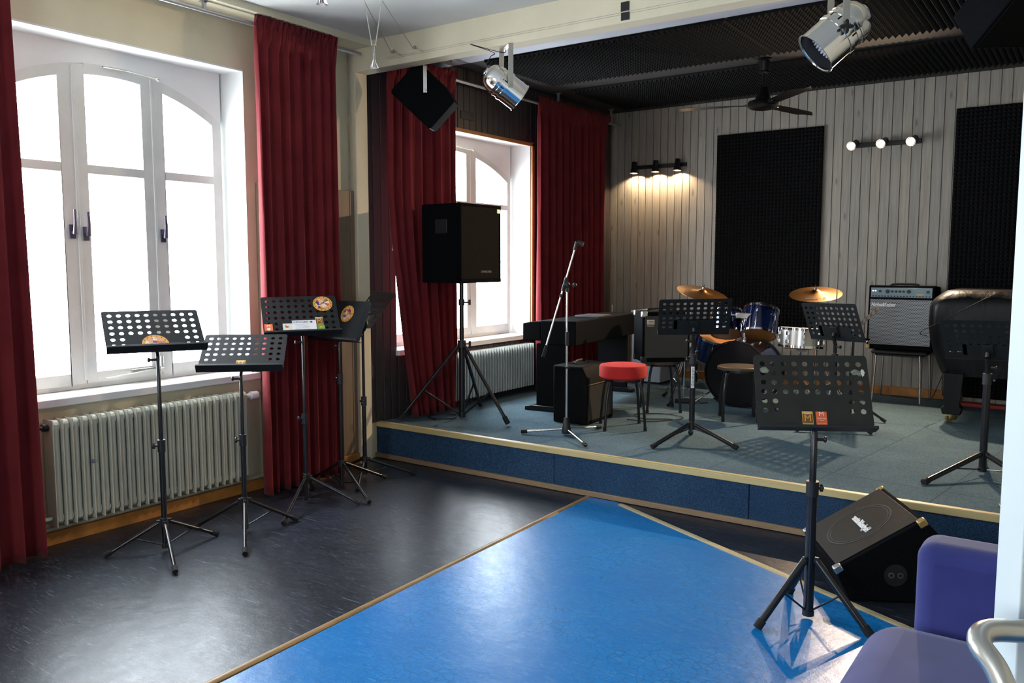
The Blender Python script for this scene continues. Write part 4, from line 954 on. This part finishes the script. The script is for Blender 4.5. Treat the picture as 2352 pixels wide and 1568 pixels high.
# ------------------------------------------------------------------ amp on stool
c = Vector((-3.02, 6.50)); yaw = R(-48)
t = thing('guitar_amplifier', 'medium black amplifier with square badge and metal corners on a round stool', 'amplifier', (c.x, c.y, SZ+.435), yaw)
b = MB(); b.box((-.13, -.205, .0), (.14, .205, .42)); b.build('cabinet', M_tolex, t, bev=.01)
b = MB(); b.box((.139, -.185, .035), (.146, .185, .385)); b.build('grille', M_grille2, t, bev=.002)
b = MB(); b.box((.146, -.17, .315), (.150, -.105, .355)); b.box((.1502, -.165, .322), (.151, -.13, .349)); o = b.build('badge', M_silver, t, bev=.001)
b = MB(); b.box((.1503, -.157, .338), (.152, -.112, .343)); b.box((.1503, -.157, .327), (.152, -.112, .331)); b.build('badge_mark', M_black, o)
text('Roland', .020, M_silver, t, face((.148, -.138, .303), (1, 0, 0), (0, 0, 1)), ext=.0006)
b = MB(); b.tube(smooth_poly([(0, -.12, .42), (0, -.10, .437), (0, .10, .437), (0, .12, .42)]), .009, 8); b.build('handle', M_plastic, t)
for y in (-.205, .205):
    for z in (0, .42):
        for x in (-.13, .14):
            b = MB(); b.cbox((x-math.copysign(.019, x), y-math.copysign(.019, y), z+(.021 if z == 0 else -.021)), (.048, .048, .048)); b.build('corner_guard', M_nickel if z else M_plastic, t, bev=.006)

# ------------------------------------------------------------------ big amp on a chair
t = thing('bass_amplifier', 'large black amplifier with a control panel and white script logo, standing on a chair', 'amplifier', (-1.45, 8.28, SZ+.465), R(-91))
Rt = Matrix.Rotation(R(-3), 4, 'Y')
def AB(): q = MB(); q.T = Rt; return q
b = AB(); b.box((-.15, -.275, .0), (.14, .275, .585)); b.build('cabinet', M_tolex, t, bev=.008)
b = AB(); b.box((.139, -.255, .475), (.146, .255, .563)); pnl = b.build('control_panel', M_panelblue, t, bev=.001)
for y, r in ((-.18, .011), (-.115, .018), (-.075, .011), (-.043, .011), (-.012, .011), (.020, .011), (.062, .017)):
    b = AB(); b.tube([(.146, y, .53), (.160, y, .53)], [r, r*.8], 16); b.build('knob', M_plastic, pnl)
b = AB()
for k in range(19): b.box((.146, -.243+k*.0262, .481), (.150, -.231+k*.0262, .491))
b.build('slider_row', M_black, pnl, smooth=False)
b = AB(); b.box((.146, .208, .517), (.150, .232, .540)); b.build('power_switch', M_black, pnl)
b = AB(); b.tube([(.146, -.238, .533), (.150, -.238, .533)], .005, 8); b.tube([(.146, -.216, .533), (.150, -.216, .533)], .005, 8); b.build('input_jack', M_led, pnl)
b = AB(); b.box((.146, .13, .500), (.1475, .19, .508)); b.build('print', M_card_y, pnl)
b = AB(); b.box((.136, -.258, .045), (.146, .258, .458)); b.build('grille', M_grille, t, bev=.002)
text('Hughes&Kettner', .050, M_white_ink, t, Rt @ face((.148, -.145, .408), (1, 0, 0), (0, 0, 1)), ext=.0025, shear=.35, xs=.60, off=.0012, name='script_logo')
b = AB(); b.cbox((.13, -.262, .022), (.035, .035, .04)); b.build('corner_guard', M_gold, t, bev=.005)
b = AB(); b.tube(smooth_poly([(0, -.12, .583), (0, -.09, .600), (0, .09, .600), (0, .12, .583)]), .009, 8); b.build('handle', M_plastic, t)
t = thing('chair', 'dark seat on slim chrome legs carrying the large amplifier', 'chair', (-1.44, 8.30, SZ), 0)
b = MB(); b.box((-.235, -.20, .435), (.235, .20, .465)); b.build('seat', M_plastic, t, bev=.012)
b = MB(); b.tube([(-.20, -.17, .425), (.20, -.17, .425), (.20, .17, .425), (-.20, .17, .425), (-.20, -.17, .425)], .009, 8); b.build('seat_frame', M_black, t)
for x, y in ((-.20, -.17), (.175, -.18), (-.20, .17), (.20, .17)):
    b = MB(); b.tube([(x*.98, y*.95, .43), (x*1.08, y*1.05, .0)], .0105, 12); b.build('leg', M_silver, t)

# ------------------------------------------------------------------ drum kit (each drum a thing)
def drum(name, label, c, ax, r, depth, shell, top, bottom, lugs=6, cat='drum', hoop=M_chrome, extra=None, hr=.012):
    """c = centre of the top/front head, ax = direction the head faces"""
    t = thing(name, label, cat, c, 0); ax = Vector(ax).normalized(); M = axisz((0, 0, 0), ax)
    b = MB(); b.lathe([(r, -.004), (r, -depth+.004), (r-.006, -depth+.004), (r-.006, -.004), (r, -.004)], 48, M); b.build('shell', shell, t)
    for z, m, nm in ((0, top, 'head'), (-depth, bottom, 'bottom_head')):
        b = MB(); s = 1 if z == 0 else -1; b.lathe([(.001, z-s*.0), (r-.004, z), (r, z-s*.004)], 48, M); b.lathe([(r-.004, z-s*.004), (.001, z-s*.004)], 48, M); b.build(nm, m, t)
        b = MB(); b.lathe([(r+.002, z+s*.006), (r+hr*.7, z+s*.006), (r+hr*.7, z-s*.014), (r+.002, z-s*.014), (r+.002, z+s*.006)], 48, M); b.build('hoop', hoop, t)
    for k in range(lugs):
        q = 2*PI*(k+.5)/lugs; b = MB(); b.T = M @ Matrix.Rotation(q, 4, 'Z'); 
        b.tube([(r+.010, 0, .004), (r+.010, 0, -depth-.004)], .0028, 6); b.cbox((r+.006, 0, -depth*.28), (.016, .014, .03)); b.cbox((r+.006, 0, -depth*.72), (.016, .014, .03)); b.build('lug', M_chrome, t, bev=.002)
    return t, M
yb = R(-92)
bd, Mb = drum('bass_drum', 'big black bass drum facing the room behind the empty stool', (-2.555, 7.03, SZ+.292), (math.cos(R(-93)), math.sin(R(-93)), 0), .278, .40, M_drumblue, M_gloss, M_head, 8, hoop=M_gloss, hr=.020)
for s in (-1, 1):
    b = MB(); b.tube([(s*.24, .12, -.17), (s*.37, -.02, -.278)], .0075, 10); b.tube([(s*.36, -.008, -.268), (s*.375, -.026, -.286)], .012, 10); b.build('spur', M_chrome, bd)
b = MB(); b.tube([(-.02, .24, .27), (-.02, .24, .50)], .014, 12); b.tube([(-.02, .24, .27), (-.02, .24, .31)], .026, 12); b.tube([(-.02, .24, .40), (-.02, .24, .44)], .021, 12); b.build('tom_post', M_chrome, bd)
b = MB(); b.box((-.09, .215, .475), (.055, .265, .52)); b.tube([(.05, .24, .50), (.12, .24, .50), (.13, .24, .42)], .008, 8); b.tube([(-.09, .24, .50), (-.14, .24, .50), (-.15, .24, .55)], .008, 8); b.build('tom_bracket', M_nickel, bd, bev=.004)
drum('tom_drum', 'dark blue rack tom right of the chrome tom post, amber bottom head showing', (-2.47, 7.42, 1.120), (-.05, .46, .885), .148, .245, M_drumblue, M_head, M_head, 6)
drum('tom_drum', 'dark blue rack tom left of the chrome tom post, partly behind the centre stand', (-2.785, 7.40, 1.09), (-.16, .42, .89), .135, .21, M_drumblue, M_head, M_head, 6)
ft, Mf = drum('floor_tom', 'blue floor tom low at the left of the kit with its amber head tilted', (-2.94, 7.56, .900), (.34, -.42, .84), .195, .27, M_drumblue, M_head, M_head, 8)
for k in range(3):
    q = 2*PI*k/3+.9; p = Mf @ Vector((.205*math.cos(q), .205*math.sin(q), -.13)); b = MB(); b.tube([p+Vector((0, 0, .16)), p, (p.x*1.05, p.y*1.05, SZ-.895+.01)], .007, 8); b.build('leg', M_chrome, ft)
sn, Ms = drum('snare_drum', 'shiny chrome snare drum at the right of the kit', (-2.055, 7.23, .985), (.02, .06, 1), .178, .155, M_steel, M_sill, M_head, 8)
b = MB(); b.tube([(0, 0, -.20), (0, 0, -.44)], .012, 10); 
for k in range(3):
    q = 2*PI*k/3; u = Vector((math.cos(q), math.sin(q), 0)); b.tube([(0, 0, -.18), u*.17+Vector((0, 0, -.165)), u*.19+Vector((0, 0, -.14))], .006, 8); b.tube([(0, 0, -.44), u*.20+Vector((0, 0, SZ-.985+.01))], .007, 8)
b.build('snare_stand', M_chrome, sn)
b = MB(); b.cbox((.05, -.186, -.17), (.09, .012, .016)); b.build('snare_strainer', M_chrome, sn)
def cymbal_stand(label, c, top, tilt_ax, rq, cy_label, r, feet_r=.26, boom=None, writing=False):
    t = thing('cymbal_stand', label, 'cymbal stand', (c[0], c[1], SZ)); H_ = top[2]-SZ; tp = Vector(top)-Vector((c[0], c[1], SZ))
    b = MB(); b.tube([(0, 0, .06), (0, 0, .55)], .012, 12); b.build('lower_pole', M_chrome, t)
    b = MB(); b.tube([(0, 0, .52), (0, 0, .80)], .0095, 12); b.tube([(0, 0, .80), tp], .008, 12); b.build('upper_pole', M_chrome, t)
    b = MB(); b.tube([(0, 0, .52), (0, 0, .57)], .018, 12); b.tube([(0, 0, .55), (.035, 0, .55)], .006, 8); b.tube([(0, 0, .79), (0, 0, .83)], .016, 10); b.build('clamp', M_chrome, t)
    for k in range(3):
        q = rq+2*PI*k/3; u = Vector((math.cos(q), math.sin(q), 0)); side = Vector((-u.y, u.x, 0))*.008
        b = MB()
        for sg in (-1, 1): b.tube([side*sg+u*.02+Vector((0, 0, .40)), side*sg+u*feet_r+Vector((0, 0, .02))], .0045, 8)
        b.tube([u*.16+Vector((0, 0, .20)), Vector((0, 0, .10))], .005, 8); lg = b.build('leg', M_chrome, t)
        b = MB(); b.tube([u*(feet_r-.03)+Vector((0, 0, .045)), u*(feet_r+.02)+Vector((0, 0, .014))], [.012, .018], 10); b.build('rubber_foot', M_rubber, lg)
    n = Vector(tilt_ax).normalized(); cy = thing('cymbal', cy_label, 'cymbal', tuple(Vector(top)+n*.012)); M = axisz((0, 0, 0), n)
    b = MB(); pr = [(.006, .022), (.022, .021), (.034, .012), (.045, .004), (r*.5, -.004), (r, -.020)]; b.lathe(pr, 64, M); b.lathe([(a, z-.0014) for a, z in reversed(pr)], 64, M); b.lathe([(r, -.020), (r, -.0214)], 64, M); plate = b.build('plate', M_cymbal, cy)
    b = MB(); b.lathe([(.001, .023), (.012, .023), (.014, .030), (.012, .040), (.001, .040)], 16, M); b.lathe([(.001, .04), (.004, .04), (.004, .065), (.001, .065)], 10, M); b.build('wing_nut', M_chrome, cy)
    b = MB(); b.lathe([(.001, -.012), (.014, -.012), (.014, -.001), (.001, -.001)], 14, M); b.build('felt_washer', M_black, cy)
    if writing:
        Mt = face(M @ Vector((0, 0, 0)), n, (-.25, .97, 0)) 
        text('PAISTE', .055, M_dark_ink, plate, Mt @ Matrix.Translation((0, -r*.70, -.0095)) @ Matrix.Rotation(0, 4, 'X'), ext=.0005)
    return t
cymbal_stand('chrome cymbal stand behind the bass drum, right side', (-2.05, 7.66), (-1.98, 7.34, 1.285), (.04, -.27, .96), .5, 'amber bronze cymbal at the right of the drum kit, facing the room', .215, writing=True)
cymbal_stand('double-braced chrome cymbal stand at the left of the drum kit', (-3.03, 7.02), (-2.93, 7.16, 1.275), (.29, -.13, .95), 2.6, 'bronze cymbal at the left of the drum kit, tipped down to the right', .232, .30)
t = thing('hi_hat_stand', 'slim chrome rod of a hi-hat stand rising right of the right cymbal', 'stand', (-1.755, 7.14, SZ))
b = MB(); b.tube([(0, 0, .05), (0, 0, 1.045)], .0055, 10); b.tube([(0, 0, .05), (0, 0, .6)], .011, 10); b.build('pole', M_chrome, t)
for k in range(3):
    q = 2*PI*k/3+.2; b = MB(); b.tube([(0, 0, .30), (.15*math.cos(q), .15*math.sin(q), .012)], .006, 8); b.build('leg', M_chrome, t)

# ------------------------------------------------------------------ covered piano
t = thing('covered_piano', 'piano under a black leatherette cover at the right of the stage', 'piano', (-.30, 7.85, SZ))
b = MB(); nx, nz = 60, 26; rr = random.Random(4)
prof = [(-.78, .40), (-.82, .50), (-.825, .62), (-.81, .80), (-.775, .95), (-.72, 1.015), (-.60, 1.035)]
# left end sweeps in at the bottom; front face falls from the rounded top edge
def cov(u, v):
    # u 0..1 along perimeter (left end back -> left front -> right), v 0..1 bottom -> top
    z = .37+(1.04-.37)*v; inx = -.10*(1-v)**2.2 
    xl = -.79-inx*1.0-.03*math.sin(v*PI)+.10*(max(0, v-.8)/.2)**2; yf = -.50-.02*math.sin(v*PI)+.07*(max(0, v-.85)/.15)**2
    if u < .30: s = u/.30; p = Vector((xl, .45+(yf+.12-.45)*s, z))
    elif u < .38: s = (u-.30)/.08*PI/2; p = Vector((xl+.12-.12*math.cos(s), yf+.12-.12*math.sin(s), z))
    else: s = (u-.38)/.62; p = Vector((xl+.12+(1.25-(xl+.12))*s, yf, z))
    w = math.sin(u*95+2*math.sin(u*17))*.010*(1-v*.6)*(1 if u > .2 else .4)
    d = Vector((-1, 0, 0)) if u < .30 else (Vector((0, -1, 0)) if u > .38 else Vector((-.7, -.7, 0)))
    return p+d*w
vs = [tuple(cov(i/nx, j/nz)) for j in range(nz+1) for i in range(nx+1)]
fs = [(j*(nx+1)+i, j*(nx+1)+i+1, (j+1)*(nx+1)+i+1, (j+1)*(nx+1)+i) for j in range(nz) for i in range(nx)]
tops = [nz*(nx+1)+i for i in range(nx+1)]; vs.append((1.25, .45, 1.05)); fs += [(tops[i], tops[i+1], len(vs)-1) for i in range(nx)]
b.add(vs, fs); o = b.build('cover', M_cover, t, angle=60)
b = MB(); b.box((-.66, -.44, .38), (1.2, .44, .98)); b.build('case', M_gloss, t)
b = MB(); b.tube(smooth_poly([(-.83, -.30, .66), (-.86, -.45, .70), (-.70, -.56, .80), (-.40, -.55, .99), (-.30, -.50, 1.03)]), .0028, 6); b.build('tie_cord', M_plastic, t)
for x, y in ((-.595, -.52), (-.10+.9, -.42), (.55, .38)):
    b = MB(); b.prism([(-.065+x, .07), (.065+x, .07), (.075+x, .12), (.055+x, .14), (.075+x, .40), (-.075+x, .40), (-.055+x, .14), (-.075+x, .12)], y-.06, y+.06, 'y'); lg = b.build('leg', M_gloss, t, bev=.008)
    b = MB(); b.lathe([(.001, .028), (.035, .028), (.040, .04), (.040, .07), (.001, .07)], 20, Matrix.Translation((x, y, 0))); M = Matrix.Translation((x-.02, y-.02, .027)) @ Matrix.Rotation(R(90), 4, 'X') @ Matrix.Rotation(.5, 4, 'Y'); b.lathe([(.001, -.018), (.024, -.018), (.027, -.01), (.027, .01), (.024, .018), (.001, .018)], 24, M); b.build('caster', M_brass, lg)

# ------------------------------------------------------------------ wedge monitor
Wv = Vector((-.497, .868, 0)); Sv = Vector((.868, .497, 0))
t = thing('wedge_monitor', 'black wedge stage monitor on the floor by the stage edge, script logo on its grille', 'loudspeaker', (-.859, 3.913, 0))
MW = Matrix((Sv, Wv, Vector((0, 0, 1)))).transposed().to_4x4()   # local: x along slope run, y width (away), z up
b = MB(); b.T = MW; prof = [(.0, .004), (-.072, .15), (.317, .393), (.405, .30), (.43, .004)]; wW = .56
b.prism(prof, 0, wW, 'y'); b.build('cabinet', M_tolex, t, bev=.006)
sl_ = Vector((.389, 0, .243)).normalized(); nl = Vector((-sl_.z, 0, sl_.x)); Dp = Vector((-.072, 0, .15)); Ln = math.hypot(.389, .243)
# grille frame: local X = outward normal, Y = width reversed, Z = up the slope
G = Matrix((nl, Vector((0, 1, 0)), sl_)).transposed().to_4x4(); G.translation = Dp
b = MB(); b.box((.0, .02, .02), (.006, wW-.02, Ln-.02)); g = b.build('grille', M_grillew, t, bev=.001); g.matrix_local = MW @ G
b = MB(); b.T = MW @ G @ Matrix.Translation((.0062, wW*.5, Ln*.5)) @ Matrix.Rotation(R(90), 4, 'Y')
for r_, tk in ((.165, .006), (.150, .004)): b.lathe([(r_-tk, 0), (r_, .0), (r_, .001), (r_-tk, .001), (r_-tk, 0)], 48)
b.build('speaker_ring', M_ring, t)
text('Hughes&Kettner', .050, M_white_ink, t, MW @ G @ face((.009, wW*.47, Ln*.52), (1, 0, 0), (0, 0, 1)) @ Matrix.Rotation(0, 4, 'Z'), ext=.002, shear=.35, xs=.62, off=.0010, name='script_logo')
for y, z, p in ((0, .0, 0), (wW, .0, 0), (0, Ln, 1), (wW, Ln, 1)):
    b = MB(); b.T = MW @ G; b.cbox((-.012, y+(.013 if y == 0 else -.013), z+(.016 if z == 0 else -.016)), (.036, .034, .04)); b.build('corner_guard', M_nickel if p == 0 else M_gold, t, bev=.006)
b = MB(); b.T = MW @ Matrix.Translation((.20, -.001, .13)) @ Matrix.Rotation(R(90), 4, 'X'); b.lathe([(.001, 0), (.05, 0), (.052, .003), (.001, .003)], 32); b.build('socket_plate', M_black, t)
b = MB()
for x, z in ((.18, .13), (.22, .13)): b.T = MW @ Matrix.Translation((x, -.004, z)) @ Matrix.Rotation(R(90), 4, 'X'); b.lathe([(.008, 0), (.013, 0), (.013, .004), (.008, .004)], 20)
b.build('socket', M_steel, t)

# ------------------------------------------------------------------ sofa
t = thing('armchair', 'violet-blue velour armchair at the lower right corner', 'armchair', (-.05, 2.40, 0))
def cushion(b, lo, hi, r, n=6):
    pass
b = MB(); b.box((-.375, .40, .05), (.62, .58, .675)); b.build('arm', M_sofa, t, bev=.055, seg=6)
b = MB(); b.box((-.50, -.66, .17), (.62, .405, .435)); o = b.build('seat', M_sofa, t, bev=.125, seg=10)
b = MB(); b.box((-.33, -.60, .05), (.60, .40, .21)); b.build('base', M_sofa, t, bev=.02)
b = MB(); b.box((.56, -.65, .05), (.78, .58, .80)); b.build('backrest', M_sofa, t, bev=.06, seg=6)
for x, y in ((-.28, -.5), (-.28, .5), (.66, -.5), (.66, .5)):
    b = MB(); b.tube([(x, y, 0), (x, y, .06)], .02, 12); b.build('foot', M_plastic, t)

# ------------------------------------------------------------------ door leaf at the right edge with lever
dr = bpy.data.objects.new('door_1', None); COL.objects.link(dr); dr['kind'] = 'structure'
f2 = Vector((-.5754, .8179, 0)); r2 = Vector((.8179, .5754, 0))
e = f2*1.12+r2*.672   # visible free edge of the leaf
ax = (r2*.95+f2*.30).normalized(); nv_ = Vector((-ax.y, ax.x, 0))
MD = Matrix((ax, nv_, Vector((0, 0, 1)))).transposed().to_4x4(); MD.translation = e
b = MB(); b.T = MD; b.box((0, -.04, .01), (.85, 0, 2.05)); b.build('leaf', M_door, dr, bev=.002)
b = MB(); b.T = MD; b.box((.04, -.046, .93), (.085, -.04, 1.17)); b.build('handle_plate', M_nickel, dr, bev=.002)
hx = f2*1.0
def scr(fw_, rt_, z): return tuple(f2*fw_+r2*rt_+Vector((0, 0, z)))
b = MB(); b.tube(smooth_poly([scr(1.03, .80, 1.075), scr(1.03, .66, 1.078), scr(1.02, .605, 1.082), scr(1.0, .585, 1.075), scr(.975, .592, 1.055), scr(.95, .60, 1.02), scr(.92, .61, .985), scr(.86, .625, .92)], 6), .0145, 16); b.build('door_handle', M_nickel, dr)

# ------------------------------------------------------------------ cables on the stage floor
def cable(label, pts, r=.004, m=None):
    o = Vector(pts[0]); b = MB(); b.tube(smooth_poly([Vector(p)-o for p in pts], 8), r, 8); q = b.build('cable', m or M_plastic); q.location = o; return tag(q, label, 'cable')
z = SZ+.005
cable('black cable loop on the stage carpet beside the white door edge', [(-.10, 5.12, z), (-.28, 5.10, z), (-.36, 4.98, z), (-.33, 4.86, z), (-.22, 4.82, z), (-.10, 4.84, z), (0, 4.95, z)])
cable('black cable coiled at the foot of the curtain behind the speaker stand', [(-4.48, 5.15, z), (-4.36, 5.08, z), (-4.24, 5.18, z), (-4.30, 5.30, z), (-4.42, 5.27, z), (-4.44, 5.12, z), (-4.30, 5.04, z)])
cable('black cable tangled on the carpet behind the red stool', [(-2.6, 6.0, z), (-2.75, 6.15, z), (-2.95, 6.05, z), (-3.1, 6.2, z), (-2.9, 6.35, z), (-2.7, 6.25, z), (-2.85, 5.98, z), (-3.05, 5.95, z)])
cable('black power cable hanging behind the large amplifier down to the baseboard', [(-1.05, 8.44, 1.0), (-1.08, 8.47, .7), (-1.16, 8.46, .42), (-1.22, 8.40, z), (-1.40, 8.42, z), (-1.55, 8.45, z)])
t = thing('power_strip', 'small black multi-socket block on the carpet behind the stools', 'power strip', (-3.02, 6.98, SZ), .4)
b = MB(); b.box((-.07, -.03, 0), (.07, .03, .04)); b.build('block', M_plastic, t, bev=.006)
b = MB(); b.tube(smooth_poly([(.07, 0, .02), (.12, .03, .03), (.16, -.02, .006), (.22, .02, .006)]), .004, 6); b.build('lead', M_plastic, t)

# small things at the back of the stage
t = thing('side_cabinet', 'pale grey-blue cabinet end showing between the digital piano and the medium amplifier', 'cabinet', (-3.84, 8.02, SZ))
b = MB(); b.box((-.16, -.14, .02), (.17, .30, .74)); b.build('body', M_panelpale, t, bev=.004)
b = MB(); b.box((-.17, -.15, .74), (.18, .31, .76)); b.build('top', M_panelpale, t, bev=.004)
b = MB(); b.box((-.13, -.10, 0), (.14, .26, .02)); b.build('plinth', M_black, t)
t = thing('low_table', 'low dark table with pale top behind the drum kit cymbal stand', 'table', (-3.20, 8.15, SZ))
b = MB(); b.box((-.30, -.20, .39), (.42, .22, .415)); b.build('tabletop', M_panelpale, t, bev=.003)
for x in (-.26, .38):
    for y in (-.16, .18): b = MB(); b.tube([(x, y, 0), (x, y, .39)], .014, 10); b.build('leg', M_black, t)
b = MB(); b.tube([(-4.60, 4.895, 1.66), (-4.60, 4.898, 2.05)], .004, 8); b.sphere((-4.60, 4.895, 1.65), .011, 10); tag(b.build('curtain_wand', M_sill), 'thin white curtain wand hanging left of the stage curtain', 'wand')
b = MB(); b.box((XW+.018, 5.80, 2.80), (XW+.024, 5.99, 2.87)); tag(b.build('wall_plate', M_black, bev=.002), 'small dark plate on the brown boards above the stage window', 'plate')

# group phrases for the repeats
GR = {'curtain': 'dark red curtains', 'stool': 'round stools on the stage', 'cymbal': 'cymbals of the drum kit', 'tom_drum': 'rack toms', 'acoustic_foam': 'acoustic foam sheets', 'spotlight_can': 'spotlight cans on the beam',
      'hanging_speaker': 'speakers hung under the ceiling', 'wall_spotlights': 'wall spot bars', 'pendant_lamp': 'halogen pendants', 'lamp_wire': 'halogen lamp wires', 'cable': 'cables on the stage', 'curtain_rail': 'curtain rails',
      'radiator': 'radiators under the windows', 'microphone_stand': 'microphone stands', 'cymbal_stand': 'cymbal stands', 'paper_sheet': 'papers on a music stand'}
for o in COL.objects:
    if o.parent is None and 'label' in o:
        k = o.name.split('.')[0]
        if k == 'music_stand': o['group'] = 'music stands on the stage' if o.location.z > .1 else 'music stands on the floor'
        elif k in GR: o['group'] = GR[k]
